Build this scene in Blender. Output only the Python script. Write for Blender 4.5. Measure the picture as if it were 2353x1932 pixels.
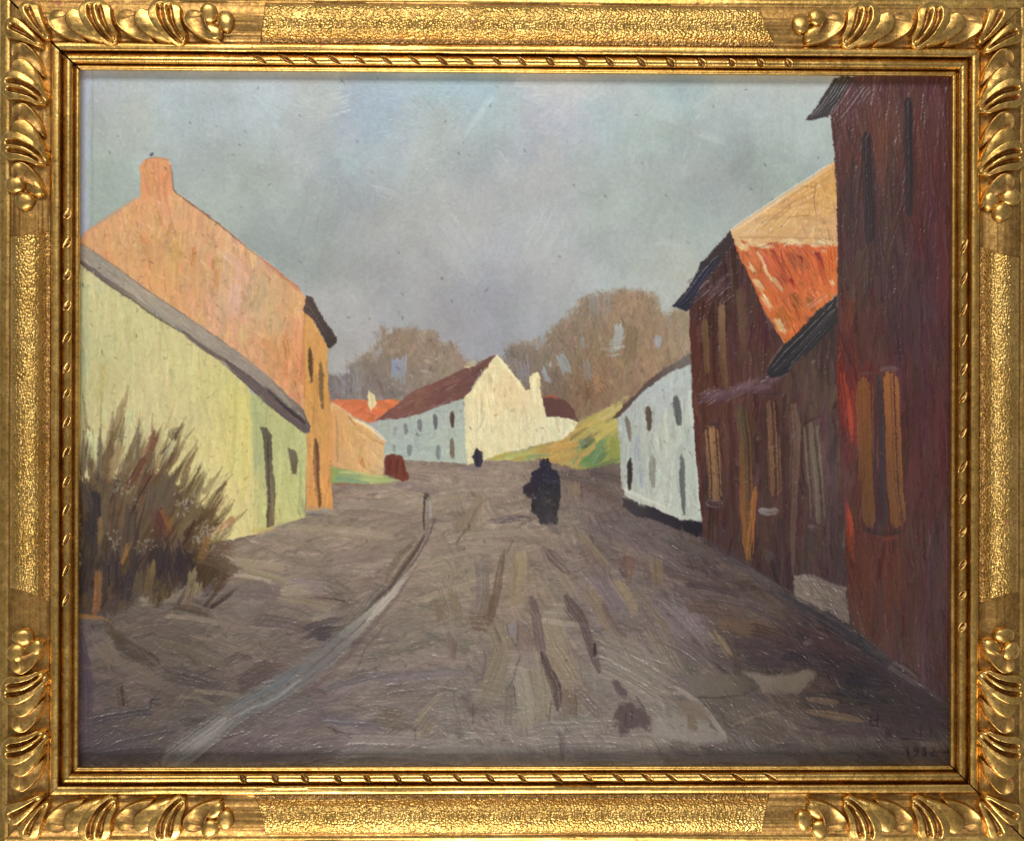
import bpy, math
import numpy as np

# ------------------------------------------------------------------ camera, world, lamps, exposure
for o in list(bpy.data.objects):
    bpy.data.objects.remove(o, do_unlink=True)
scn = bpy.context.scene
K = 0.00025                                   # metres per photograph pixel on the picture plane
YAW, PITCH, ROLL = math.radians(-0.982), math.radians(0.018), math.radians(-0.144)
CAM = np.array([-0.015741, -0.735008, -0.00072])
FPX = 1.25 * 2353
SW, SH = 2000.5 * K / 2, 0.198548             # half size of the frame's sight opening


def rot(y, p, r):
    cy, sy, cp, sp, cr, sr = math.cos(y), math.sin(y), math.cos(p), math.sin(p), math.cos(r), math.sin(r)
    return (np.array([[cy, -sy, 0], [sy, cy, 0], [0, 0, 1]]) @ np.array([[1, 0, 0], [0, cp, -sp], [0, sp, cp]])
            @ np.array([[cr, 0, sr], [0, 1, 0], [-sr, 0, cr]]))


RC = rot(YAW, PITCH, ROLL)
cam_d = bpy.data.cameras.new('camera')
cam_d.sensor_width = 36
cam_d.lens = 45
cam_d.clip_start = 0.01
cam_d.clip_end = 50
cam = bpy.data.objects.new('camera', cam_d)
scn.collection.objects.link(cam)
from mathutils import Matrix
M4 = Matrix.Identity(4)
for i in range(3):
    M4[i][0], M4[i][1], M4[i][2], M4[i][3] = RC[i, 0], RC[i, 2], -RC[i, 1], CAM[i]
cam.matrix_world = M4
scn.camera = cam

world = bpy.data.worlds.new('World')
scn.world = world
world.use_nodes = True
bg = world.node_tree.nodes['Background']
bg.inputs[0].default_value = (1.0, 0.985, 0.96, 1)
bg.inputs[1].default_value = 0.24


def area_lamp(name, loc, target, sx, sy, power, colr):
    d = bpy.data.lights.new(name, 'AREA')
    d.shape = 'RECTANGLE'
    d.size, d.size_y, d.energy, d.color = sx, sy, power, colr
    o = bpy.data.objects.new(name, d)
    scn.collection.objects.link(o)
    o.location = loc
    v = np.array(target) - np.array(loc)
    from mathutils import Vector
    o.rotation_euler = Vector(v).to_track_quat('-Z', 'Y').to_euler()
    return o


area_lamp('ceiling_lamp', (-0.16, -1.15, 0.90), (0, 0, 0.02), 0.85, 0.45, 12.5, (1.0, 0.97, 0.92))
area_lamp('low_lamp', (-0.14, -0.78, -1.15), (0, 0, 0.0), 0.75, 0.42, 16.0, (1.0, 0.96, 0.90))

scn.view_settings.view_transform = 'Standard'
scn.view_settings.look = 'None'
scn.view_settings.gamma = 1
scn.view_settings.use_curve_mapping = False
scn.view_settings.exposure = 0.0
scn.render.engine = 'CYCLES'


def unproject(px, py, y):
    """photograph pixel -> world point on the plane at depth y (arrays allowed)"""
    px, py = np.asarray(px, float), np.asarray(py, float)
    d = np.stack([(px - 1176.5) / FPX, np.ones_like(px), (966 - py) / FPX], -1) @ RC.T
    t = (y - CAM[1]) / d[..., 1]
    return CAM + d * t[..., None]


# ------------------------------------------------------------------ materials
def nodes(mat):
    mat.use_nodes = True
    nt = mat.node_tree
    return nt, nt.nodes['Principled BSDF'], nt.nodes, nt.links


def gold(name, stipple=False, rough=0.3, dark=0.0):
    m = bpy.data.materials.new(name)
    nt, bs, N, L = nodes(m)
    tc = N.new('ShaderNodeTexCoord')

    def noise(scale, detail=3, rgh=0.55, vec=None):
        n = N.new('ShaderNodeTexNoise')
        n.inputs['Scale'].default_value = scale
        n.inputs['Detail'].default_value = detail
        n.inputs['Roughness'].default_value = rgh
        L.new(vec or tc.outputs['Object'], n.inputs['Vector'])
        return n.outputs['Fac']

    def ramp(fac, a, b):
        r = N.new('ShaderNodeMapRange')
        r.inputs[1].default_value, r.inputs[2].default_value = a, b
        r.clamp = True
        L.new(fac, r.inputs[0])
        return r.outputs[0]

    def mix(fac, a, b):
        x = N.new('ShaderNodeMix')
        x.data_type = 'RGBA'
        if isinstance(fac, float):
            x.inputs[0].default_value = fac
        else:
            L.new(fac, x.inputs[0])
        for s, v in ((6, a), (7, b)):
            if isinstance(v, tuple):
                x.inputs[s].default_value = (*v, 1)
            else:
                L.new(v, x.inputs[s])
        return x.outputs[2]

    def math_(op, a, b):
        x = N.new('ShaderNodeMath')
        x.operation = op
        for s, v in ((0, a), (1, b)):
            if isinstance(v, (int, float)):
                x.inputs[s].default_value = v
            else:
                L.new(v, x.inputs[s])
        return x.outputs[0]

    broad = noise(38, 4, 0.6)
    mid = noise(240, 4, 0.6)
    fine = noise(1500, 2, 0.5)
    c = mix(ramp(broad, 0.35, 0.65), (0.86, 0.55, 0.175), (0.64, 0.375, 0.095))
    c = mix(math_('MULTIPLY', ramp(mid, 0.46, 0.70), 0.75), c, (0.50, 0.30, 0.075))
    c = mix(math_('MULTIPLY', ramp(noise(600, 5, 0.75), 0.50, 0.64), 0.72), c, (0.30, 0.165, 0.05))
    # bole and wear: red clay where the leaf has rubbed through; brown also paints shade into recesses
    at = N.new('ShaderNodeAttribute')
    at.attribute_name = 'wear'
    wear_shade_f = math_('MULTIPLY', at.outputs['Fac'], ramp(noise(420, 4, 0.65), 0.22, 0.55))
    c = mix(math_('MULTIPLY', wear_shade_f, 0.92), c, (0.215, 0.095, 0.036))
    bole = math_('MULTIPLY', ramp(noise(95, 5, 0.7), 0.645, 0.69), 0.8)
    c = mix(bole, c, (0.33, 0.085, 0.045))
    speck = ramp(noise(760, 3, 0.6), 0.655, 0.70)
    speck = math_('MULTIPLY', speck, ramp(broad, 0.36, 0.52))
    c = mix(speck, c, (0.06, 0.035, 0.015))
    if dark:
        c = mix(dark, c, (0.45, 0.27, 0.07))
    L.new(c, bs.inputs['Base Color'])
    dull = math_('MAXIMUM', math_('MULTIPLY', bole, 0.9), speck)
    L.new(math_('SUBTRACT', 1.0, math_('MULTIPLY', dull, 0.8)), bs.inputs['Metallic'])
    rg = math_('ADD', math_('MULTIPLY', noise(170, 4, 0.65), 0.42), rough - 0.16)
    rg = math_('ADD', rg, math_('MULTIPLY', wear_shade_f, 0.16))
    L.new(rg, bs.inputs['Roughness'])
    b1 = N.new('ShaderNodeBump')
    b1.inputs['Strength'].default_value = 0.35
    b1.inputs['Distance'].default_value = 0.0006
    L.new(mid, b1.inputs['Height'])
    b2 = N.new('ShaderNodeBump')
    b2.inputs['Strength'].default_value = 0.16
    b2.inputs['Distance'].default_value = 0.0002
    L.new(fine, b2.inputs['Height'])
    L.new(b1.outputs[0], b2.inputs['Normal'])
    out = b2
    if stipple:
        v = N.new('ShaderNodeTexVoronoi')
        v.feature = 'SMOOTH_F1'
        v.inputs['Scale'].default_value = 760
        v.inputs['Smoothness'].default_value = 0.35
        v.inputs['Randomness'].default_value = 1.0
        L.new(tc.outputs['Object'], v.inputs['Vector'])
        b3 = N.new('ShaderNodeBump')
        b3.invert = True
        b3.inputs['Strength'].default_value = 0.95
        b3.inputs['Distance'].default_value = 0.0005
        hsum = math_('ADD', v.outputs['Distance'], math_('MULTIPLY', noise(330, 3, 0.6), 0.9))
        L.new(hsum, b3.inputs['Height'])
        L.new(b2.outputs[0], b3.inputs['Normal'])
        out = b3
    L.new(out.outputs[0], bs.inputs['Normal'])
    return m


M_GOLD = gold('gilded_wood', rough=0.30)
M_BEAD = gold('burnished_gilding', rough=0.25)
M_PANEL = gold('stippled_gilding', stipple=True, rough=0.30)
M_LEAF = gold('carved_gilding', rough=0.29)

M_PAINT = bpy.data.materials.new('oil_paint')
nt, bs, N, L = nodes(M_PAINT)
at = N.new('ShaderNodeAttribute')
at.attribute_name = 'pigment'
L.new(at.outputs['Color'], bs.inputs['Base Color'])
tc = N.new('ShaderNodeTexCoord')
mp = N.new('ShaderNodeMapping')
mp.inputs['Scale'].default_value = (1100, 300, 1100)
L.new(tc.outputs['Object'], mp.inputs['Vector'])
nz = N.new('ShaderNodeTexNoise')
nz.inputs['Scale'].default_value = 1.0
nz.inputs['Detail'].default_value = 3
L.new(mp.outputs[0], nz.inputs['Vector'])
nz2 = N.new('ShaderNodeTexNoise')
nz2.inputs['Scale'].default_value = 40
L.new(tc.outputs['Object'], nz2.inputs['Vector'])
mr = N.new('ShaderNodeMapRange')
mr.inputs[3].default_value, mr.inputs[4].default_value = 0.26, 0.42
L.new(nz2.outputs['Fac'], mr.inputs[0])
L.new(mr.outputs[0], bs.inputs['Roughness'])
bp = N.new('ShaderNodeBump')
bp.inputs['Strength'].default_value = 0.35
bp.inputs['Distance'].default_value = 0.00012
L.new(nz.outputs['Fac'], bp.inputs['Height'])
L.new(bp.outputs[0], bs.inputs['Normal'])
bs.inputs['Specular IOR Level'].default_value = 0.42

M_BOARD = bpy.data.materials.new('raw_canvas')
nt, bs, N, L = nodes(M_BOARD)
nz = N.new('ShaderNodeTexNoise')
nz.inputs['Scale'].default_value = 300
cr = N.new('ShaderNodeValToRGB')
cr.color_ramp.elements[0].color = (0.30, 0.25, 0.18, 1)
cr.color_ramp.elements[1].color = (0.42, 0.36, 0.27, 1)
L.new(nz.outputs['Fac'], cr.inputs[0])
L.new(cr.outputs[0], bs.inputs['Base Color'])
bs.inputs['Roughness'].default_value = 0.9

M_WALL = bpy.data.materials.new('wall_plaster')
nt, bs, N, L = nodes(M_WALL)
nz = N.new('ShaderNodeTexNoise')
nz.inputs['Scale'].default_value = 45
nz.inputs['Detail'].default_value = 5
cr = N.new('ShaderNodeValToRGB')
cr.color_ramp.elements[0].color = (0.56, 0.56, 0.55, 1)
cr.color_ramp.elements[1].color = (0.64, 0.64, 0.63, 1)
L.new(nz.outputs['Fac'], cr.inputs[0])
L.new(cr.outputs[0], bs.inputs['Base Color'])
bp = N.new('ShaderNodeBump')
bp.inputs['Strength'].default_value = 0.2
bp.inputs['Distance'].default_value = 0.002
L.new(nz.outputs['Fac'], bp.inputs['Height'])
L.new(bp.outputs[0], bs.inputs['Normal'])
bs.inputs['Roughness'].default_value = 0.9


# ------------------------------------------------------------------ mesh helpers
def make_mesh(name, verts, faces, mat, parent=None, smooth=True, wear=None):
    me = bpy.data.meshes.new(name)
    me.from_pydata([tuple(v) for v in verts], [], [tuple(f) for f in faces])
    me.materials.append(mat)
    if smooth:
        me.polygons.foreach_set('use_smooth', np.ones(len(me.polygons), bool))
    if wear is not None:
        a = me.attributes.new('wear', 'FLOAT', 'POINT')
        a.data.foreach_set('value', np.asarray(wear, np.float32))
    me.update()
    o = bpy.data.objects.new(name, me)
    scn.collection.objects.link(o)
    if parent:
        o.parent = parent
    return o


def grid_faces(nu, nv, flip=False):
    i = np.arange(nu - 1)[:, None] * nv + np.arange(nv - 1)[None]
    q = np.stack([i, i + 1, i + nv + 1, i + nv], -1).reshape(-1, 4)
    return q[:, ::-1] if flip else q


def orient(verts, faces, want):
    """flip the winding when the average normal disagrees with the wanted direction"""
    v, f = np.asarray(verts), np.asarray(faces)
    n = np.cross(v[f[:, 2]] - v[f[:, 0]], v[f[:, 3]] - v[f[:, 1]]).sum(0)
    return f if n @ np.asarray(want, float) > 0 else f[:, ::-1]


# ------------------------------------------------------------------ wall
WALL_Y = 0.0165
w = make_mesh('wall', [(-1.2, WALL_Y, -1.0), (1.2, WALL_Y, -1.0), (1.2, WALL_Y, 1.0), (-1.2, WALL_Y, 1.0)],
              [(0, 1, 2, 3)], M_WALL, smooth=False)
w['kind'] = 'structure'

# ------------------------------------------------------------------ picture frame
rng = np.random.default_rng(1932)
DC = 0.735


def real_off(off, h):
    """offset from the sight edge in photo pixels at height h (mm) -> metres"""
    return ((900 + off) * (1 - h * 0.001 / DC) - 900) * K


def smooth_noise(n, period, r):
    k = max(3, int(n / period) + 3)
    c = r.standard_normal(k)
    x = np.linspace(0, k - 2.001, n)
    i = x.astype(int)
    t = x - i
    t = t * t * (3 - 2 * t)
    return c[i] * (1 - t) + c[i + 1] * t


frame = bpy.data.objects.new('picture_frame', None)
scn.collection.objects.link(frame)
frame.location = (0, WALL_Y, -SH - 181 * K)
frame['label'] = 'carved gilded wooden picture frame with leaf corners and stippled panels round the painting'
frame['category'] = 'picture frame'
FRAME_LOC = np.array(frame.location)


def frame_mesh(name, verts, faces, mat, parent, **kw):
    v = np.asarray(verts, float) - (FRAME_LOC if parent is not None else 0)
    return make_mesh(name, v, faces, mat, parent, **kw)


CORN = {'TL': np.array([-SW, 0, SH]), 'TR': np.array([SW, 0, SH]), 'BR': np.array([SW, 0, -SH]), 'BL': np.array([-SW, 0, -SH])}
GAP = {'TL': 0.0011, 'TR': 0.0003, 'BR': 0.0008, 'BL': 0.0003}
SIDES = [('top', 'TL', 'TR', (0, 0, 1)), ('right', 'TR', 'BR', (1, 0, 0)), ('bottom', 'BR', 'BL', (0, 0, -1)), ('left', 'BL', 'TL', (-1, 0, 0))]

RAIL_PROFILE = [(0, -5.0), (0, 0.0), (0.6, 0.9), (2, 1.6), (4.5, 2.2), (7.5, 2.4), (10.5, 2.1), (12.5, 1.4), (13.4, 0.6), (14.5, 0.1),
                (16, 0.2), (41, 0.2), (43.0, 0.0), (43.8, -1.2), (45.9, -1.2), (46.2, 5.0), (46.8, 5.8), (48.5, 6.2), (52, 6.5), (58, 6.6), (63, 6.4),
                (65.5, 5.9), (66.6, 5.0), (68, 4.5), (74, 4.3), (82, 4.5), (92, 5.6), (105, 6.7), (120, 7.3), (135, 7.5), (148, 7.2), (156, 6.8),
                (158.5, 6.6), (160, 6.3), (166, 6.6), (173, 6.4), (181, 5.6), (185.4, 3.4), (186, 0.5), (186, -16.4), (10, -16.4), (10, -5.0), (0, -5.0)]
PANEL_PROFILE = [(67.2, 3.8), (67.6, 5.2), (70, 5.25), (75, 5.4), (80, 6.2), (86, 7.6), (93, 9.1), (102, 10.4), (112, 11.2), (124, 11.7), (136, 11.7), (146, 11.2),
                 (152, 10.5), (156, 9.6), (157.6, 8.6), (158.0, 6.0)]


def dense(prof, step=2.2, closed=False):
    pts = []
    for (a, b), (c, d) in zip(prof[:-1], prof[1:]):
        n = max(1, int(math.hypot(c - a, (d - b) * 4) / step))
        if abs(d - b) > 8 or abs(c - a) > 100:
            n = 1
        for i in range(n):
            pts.append((a + (c - a) * i / n, b + (d - b) * i / n))
    pts.append(prof[-1])
    return np.array(pts)


NOTCH = {'top': [599, 657, 713, 770, 831, 889, 950, 1013, 1076, 1141, 1198, 1266, 1337, 1402, 1473, 1541, 1612, 1683, 1746, 1810],
         'bottom': [558, 632, 700, 775, 844, 912, 980, 1051, 1127, 1200, 1281, 1352, 1421, 1486, 1546, 1622, 1695, 1772],
         'left': [491, 559, 634, 705, 776, 849, 903, 970, 1039, 1105, 1170, 1241, 1311, 1379],
         'right': [569, 640, 710, 779, 849, 911, 992, 1072, 1146, 1221, 1295, 1368, 1439]}
PANEL_RANGE = {'top': ((603, 588), (1753, 1797)), 'bottom': ((604, 574), (1757, 1779)),
               'left': ((538, 521), (1357, 1392)), 'right': ((585, 556), (1367, 1396))}   # (at outer edge, at inner edge) for each end
rails = {}
for side, c0, c1, nrm in SIDES:
    nrm = np.array(nrm, float)
    A, B = CORN[c0], CORN[c1]
    ax = (B - A) / np.linalg.norm(B - A)
    length = np.linalg.norm(B - A)

    def place(prof, S, extra=None, miter=True):
        """S: (ns,) fractions along; prof (np,2); returns grid of points"""
        off = real_off(prof[:, 0], prof[:, 1])
        a0 = -off + GAP[c0] * 0.7
        a1 = length + off - GAP[c1] * 0.7
        s = a0[None] + (a1 - a0)[None] * S[:, None]
        h = prof[:, 1][None] * 0.001 + (0 if extra is None else extra)
        P = A + ax * s[..., None] + nrm * off[None, :, None]
        P[..., 1] = -h
        return P
    ns = 220
    S = np.linspace(0, 1, ns)
    pr = dense(RAIL_PROFILE)
    wob = np.zeros((ns, len(pr)))
    front = (pr[:, 1] > 1) & (pr[:, 0] > 46)
    for j in np.where(front)[0]:
        wob[:, j] = smooth_noise(ns, 14, rng) * 0.00008
    wob += (smooth_noise(ns, 30, rng) * 0.00010)[:, None] * front[None]
    P = place(pr, S, wob)
    F = grid_faces(ns, len(pr))
    V = P.reshape(-1, 3)
    fr = F[(np.abs(pr[F[:, 0] % len(pr), 0] - 55) < 8)]
    if (orient(V, fr, (0, -1, 0)) != fr).any():
        F = F[:, ::-1]
    ends = [tuple(range(len(pr) - 1)), tuple(range((ns - 1) * len(pr), (ns - 1) * len(pr) + len(pr) - 1))]
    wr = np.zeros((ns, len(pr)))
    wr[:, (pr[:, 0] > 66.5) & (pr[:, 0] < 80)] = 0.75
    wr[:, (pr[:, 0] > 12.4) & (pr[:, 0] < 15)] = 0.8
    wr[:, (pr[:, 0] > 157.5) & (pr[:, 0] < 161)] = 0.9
    wr[:, (pr[:, 0] > 80) & (pr[:, 0] < 157)] = 0.72  # worn brown that also paints shade into cove, grooves and carved ground
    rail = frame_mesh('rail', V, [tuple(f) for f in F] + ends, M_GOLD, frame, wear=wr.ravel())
    rail['label'] = side + ' gilded rail of the frame with carved leaf ends'
    me = rail.data
    me.set_sharp_from_angle(angle=math.radians(50))
    rails[side] = rail

    # half-round bead with lens-shaped gouges
    horiz = side in ('top', 'bottom')
    nb, nv = (1250 if horiz else 1000), 21
    th = np.linspace(-0.04, math.pi + 0.04, nv)
    bp_ = np.stack([29.2 - 14.4 * np.cos(th), 0.0 + 4.9 * np.sin(th)], 1)
    S = np.linspace(0, 1, nb)
    P = place(bp_, S)
    # photo-pixel coordinate along the rail, for the gouges
    along = (P @ ax)[:, nv // 2]
    sg = 1 if side in ('top',) else (-1 if side == 'bottom' else 1)
    centre = (A + B) / 2
    if horiz:
        pxs = 1176.5 + (P[:, nv // 2, 0] - CAM[0]) * FPX / (0.731) - FPX * math.tan(-YAW) + 0
    else:
        pxs = 966 - (P[:, nv // 2, 2] - CAM[2]) * FPX / (0.731)
    # calibrate against a true projection
    q = (P[:, nv // 2] - CAM) @ RC
    pxs = 1176.5 + FPX * q[:, 0] / q[:, 1] if horiz else 966 - FPX * q[:, 2] / q[:, 1]
    dep = np.zeros((nb, nv))
    lips = np.zeros((nb, nv))
    across = -np.cos(th)                      # -1 at the sight side, +1 outward
    if side == 'top':
        ydir = -across
    elif side == 'bottom':
        ydir = across
    elif side == 'left':
        ydir = -across
    else:
        ydir = across                                     # + = down (top/bottom) or right (left/right)
    for x in NOTCH[side]:
        x = x + rng.normal(0, 1.5)
        ln, wd, dp = 15.5 + rng.normal(0, 1.2), 4.9 + rng.normal(0, 0.45), 0.0015 * (1 + rng.normal(0, .12))
        a = (pxs[:, None] - x)
        b = ydir[None] * 14.4
        if horiz:
            ca, sa = math.cos(math.radians(40)), math.sin(math.radians(40))
            u, v = a * ca + b * sa, -a * sa + b * ca
        else:
            ca, sa = math.cos(math.radians(-58)), math.sin(math.radians(-58))
            u, v = b * ca + a * sa, -b * sa + a * ca
        e = wd * np.clip(1 - (u / ln) ** 2, 0, 1)
        lens = np.clip(1.15 - np.abs(v) / np.maximum(e, 1e-3), 0, 1) * (e > 0.3)
        lip = np.exp(-((np.abs(v) - e - 1.5) / 1.6) ** 2) * (e > 1.0)
        dep = np.maximum(dep, dp * np.minimum(lens * 1.15, 1))
        lips = np.maximum(lips, lip * (e > 1.0))
    ctr = bp_.copy()
    P2 = P.copy()
    P2[..., 1] += dep - 0.00022 * lips * (dep < 1e-5)
    wob = smooth_noise(nb, 60, rng) * 0.00006
    P2[..., 1] += wob[:, None]
    F = orient(P2.reshape(-1, 3), grid_faces(nb, nv), (0, -1, 0))
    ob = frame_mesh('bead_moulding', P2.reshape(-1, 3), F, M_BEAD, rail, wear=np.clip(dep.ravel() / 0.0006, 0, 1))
    ob.location = (0, 0, 0)

    # raised stippled panel with curved ends
    (o0, i0), (o1, i1) = PANEL_RANGE[side]
    pp = dense(PANEL_PROFILE, 2.0)
    npn = 420 if horiz else 300
    tt = (pp[:, 0] - 67) / 91.0                           # 0 inner .. 1 outer
    curve = (1 - np.clip(tt, 0, 1)) ** 1.8
    start = o0 + (i0 - o0) * curve
    end = o1 + (i1 - o1) * curve
    S = np.linspace(0, 1, npn)
    along_px = start[None] + (end - start)[None] * S[:, None]
    rnz = smooth_noise(npn, 30, rng)[:, None] * 0.00010 + rng.standard_normal((npn, len(pp))) * 0.000035
    h = pp[:, 1][None] * 0.001 + rnz * (pp[:, 1] > 6)[None]
    # drop the two ends to the carved ground
    for a_, b_, sg_ in ((0, 1, 1), (-1, -2, -1)):
        e0 = along_px[a_].copy()
        along_px[b_] = e0 + sg_ * 3.2
        along_px[b_ + sg_] = e0 + sg_ * 6.5
        along_px[b_ + 2 * sg_] = e0 + sg_ * 9.5
        low = np.minimum(np.interp(pp[:, 0], [67, 74, 82, 92, 105, 120, 135, 148, 156], [4.3, 4.1, 4.4, 5.5, 6.6, 7.2, 7.4, 7.1, 6.7]) * 0.001 - 0.0009, h[a_])
        top_ = h[b_ + sg_].copy()
        h[a_] = low
        h[b_] = low * 0.55 + top_ * 0.45
    off = real_off(pp[:, 0], pp[:, 1])
    P = np.zeros((npn, len(pp), 3))
    if horiz:
        P[..., 0] = unproject(along_px, np.full_like(along_px, 80 if side == 'top' else 1860), -0.011)[..., 0]
        P[..., 2] = (SH + off)[None] * (1 if side == 'top' else -1)
    else:
        P[..., 2] = unproject(np.full_like(along_px, 60 if side == 'left' else 2300), along_px, -0.011)[..., 2]
        P[..., 0] = (SW + off)[None] * (1 if side == 'right' else -1)
    P[..., 1] = -h
    V = P.reshape(-1, 3)
    F = orient(V, grid_faces(npn, len(pp)), (0, -1, 0))
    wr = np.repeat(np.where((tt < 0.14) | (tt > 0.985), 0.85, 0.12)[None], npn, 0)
    wr[:2] = 1.0  # panel ends browned to put the shade of the step into the colour
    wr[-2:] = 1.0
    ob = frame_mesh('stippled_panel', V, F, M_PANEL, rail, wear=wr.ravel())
    ob.data.set_sharp_from_angle(angle=math.radians(60))
    for ch in rail.children:
        ch.matrix_parent_inverse = Matrix.Identity(4)

# the children of a rail share the rail's local space, so subtract the frame position only once
# ------------------------------------------------------------------ carved leaves and berries
PHX, PHY = np.array([p[0] for p in PANEL_PROFILE]), np.array([p[1] for p in PANEL_PROFILE])
GRX = np.array([60, 68, 74, 82, 92, 105, 120, 135, 148, 156, 159, 166, 173, 178, 181])
GRY = np.array([4.5, 4.5, 4.3, 4.5, 5.6, 6.7, 7.3, 7.5, 7.2, 6.8, 6.4, 6.4, 6.2, 5.4, 3.0])
CRX = np.array([60, 68, 76, 86, 98, 112, 128, 145, 158, 166, 174, 181])
CRY = np.array([5.4, 6.2, 7.6, 9.4, 10.9, 11.7, 12.0, 11.8, 11.2, 10.4, 9.4, 8.0])


def half_rail(side, end):
    """returns f(s, t) -> (px, py, off): s px from the outer corner along the rail, t px inward from the outer edge"""
    def f(s, t):
        off = 172 - t
        if side == 'top':
            base = 172 if True else 0
            px = s if end == 0 else 2361 - s
            return px, t + (px / 2353) * 10, off
        if side == 'bottom':
            px = s if end == 0 else 2361 - s
            return px, 1932 - t, off
        if side == 'left':
            py = s - 3 if end == 0 else 1938 - s
            return t + 6, py, off
        py = s + 10 if end == 0 else 1938 - s
        return 2352 - t, py, off
    return f


def bez(p0, p1, p2, u):
    u = u[:, None]
    return (1 - u) ** 2 * np.array(p0) + 2 * u * (1 - u) * np.array(p1) + u * u * np.array(p2)


def blade(f, name, parent, p0, p1, p2, w0, w1, kind, r, nu=40, nv=25, lift=0.0, tilt=0.0, flute=()):
    u = np.linspace(0, 1, nu) ** 1.15
    sp = bez(p0, p1, p2, u)
    tg = np.gradient(sp, axis=0)
    tg /= np.linalg.norm(tg, axis=1)[:, None]
    nr = np.stack([-tg[:, 1], tg[:, 0]], 1)
    length = np.linalg.norm(np.diff(sp, axis=0), axis=1).sum()
    cap = min(0.5, 0.5 * w0 / length)
    wdt = w0 + (w1 - w0) * np.clip((u - cap) / (1 - cap), 0, 1) ** 1.15
    wdt *= np.sqrt(np.clip(1 - (1 - np.clip(u / cap, 0, 1)) ** 2, 0.0005, 1))
    wdt *= np.sqrt(np.clip((1 - u) / 0.06, 0.01, 1))
    v = np.linspace(-1, 1, nv)
    v = np.sign(v) * np.abs(v) ** 0.75
    ST = sp[:, None] + nr[:, None] * (v[None, :, None] * wdt[:, None, None] / 2)
    s, t = ST[..., 0], ST[..., 1]
    px, py, off = f(s, t)
    crest = np.interp(off, CRX, CRY)
    grd = np.interp(off, GRX, GRY)
    av = np.abs(v)[None]
    U = u[:, None]
    wear = np.zeros((nu, nv))
    # distance in from the outline gives a crisp cut edge and a rounded shoulder
    sd = (1 - av) * wdt[:, None] / 2
    rim = np.clip(sd / 5.0, 0, 1)
    rim = np.sqrt(np.clip(1 - (1 - rim) ** 2, 0, 1))
    full_w = (wdt / wdt.max())[:, None]
    if kind == 'scoop':
        dish = 0.50 + 0.42 * np.clip(v[None] * 0.55 + 0.35, 0, 1.2) ** 2 + 0.30 * av ** 3
        prof = rim * (1 - (1 - dish) * np.clip(full_w * 1.3 - 0.25, 0, 1) * np.clip(U * 5, 0, 1))
        wear = np.clip(0.65 - 0.5 * v[None], 0, 1) * rim  # worn scoop, browner on one side to paint its shade
    elif kind == 'fluted':
        prof = rim * (1 - 0.10 * av ** 2)
        for fv, fw, u0, u1 in flute:
            q_ = (v[None] - fv - 0.10 * (U - 0.5)) / fw
            gv = np.sqrt(np.clip(1 - q_ ** 2, 0, 1)) * np.clip((U - u0) / 0.07, 0, 1) * np.clip((u1 - U) / 0.2, 0, 1)
            prof = prof - 0.60 * gv
            wear = np.maximum(wear, gv)
    else:
        prof = rim * (1 - 0.16 * (v[None] - 0.2) ** 2)
        wear = 0.15 * np.ones_like(prof)
    prof = prof + tilt * v[None] * rim
    sink = 0.8
    h = (grd - sink) + (crest - grd + sink + lift) * prof
    h += r.standard_normal() * 0.12
    lump = sum(np.sin(px * a_ + b_) * np.sin(py * c_ + d_) for a_, b_, c_, d_ in r.uniform(0.05, 0.22, (4, 4)) * np.array([1, 60, 1, 60]))
    h += lump * 0.05
    P = unproject(px, py, -0.009)
    P[..., 1] = -h * 0.001
    V = P.reshape(-1, 3)
    F = orient(V, grid_faces(nu, nv), (0, -1, 0))
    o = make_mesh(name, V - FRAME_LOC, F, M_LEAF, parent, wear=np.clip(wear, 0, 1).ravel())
    return o


def berry(f, parent, c, rs, rt, ang, r, top=3.6):
    nu, nv = 9, 22
    a = np.linspace(0, 2 * math.pi, nv, endpoint=False)
    ph = np.linspace(0, math.pi / 2 + 0.25, nu)
    rad = np.sin(np.minimum(ph, math.pi / 2)) * np.where(ph > math.pi / 2, 1.02, 1)
    ir = 1 + 0.05 * np.sin(2 * a + r.uniform(0, 6)) + 0.035 * np.sin(3 * a + r.uniform(0, 6)) + 0.02 * np.sin(7 * a + r.uniform(0, 6))
    u = rad[:, None] * np.cos(a)[None] * rs * ir
    v = rad[:, None] * np.sin(a)[None] * rt * ir
    ca, sa = math.cos(ang), math.sin(ang)
    s, t = c[0] + u * ca - v * sa, c[1] + u * sa + v * ca
    px, py, off = f(s, t)
    grd = np.interp(172 - c[1], GRX, GRY)
    z = np.cos(np.minimum(ph, math.pi / 2)) ** 0.6
    h = grd - 0.6 + (top + 0.6) * np.minimum(z, 0.97)[:, None] + (u * r.normal(0, 0.02) + v * r.normal(0, 0.02)) * (z[:, None] > 0)
    h[ph > math.pi / 2] = grd - 2.2
    P = unproject(px, py, -0.009)
    P[..., 1] = -h * 0.001
    V = P.reshape(-1, 3)
    i = np.arange(nu - 1)[:, None] * nv
    j = np.arange(nv)
    F = np.stack([i + j, i + (j + 1) % nv, i + nv + (j + 1) % nv, i + nv + j], -1).reshape(-1, 4)
    F = orient(V, F, (0, -1, 0))
    return make_mesh('berry', V - FRAME_LOC, F, M_LEAF, parent, wear=np.full(len(V), 0.12))


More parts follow.
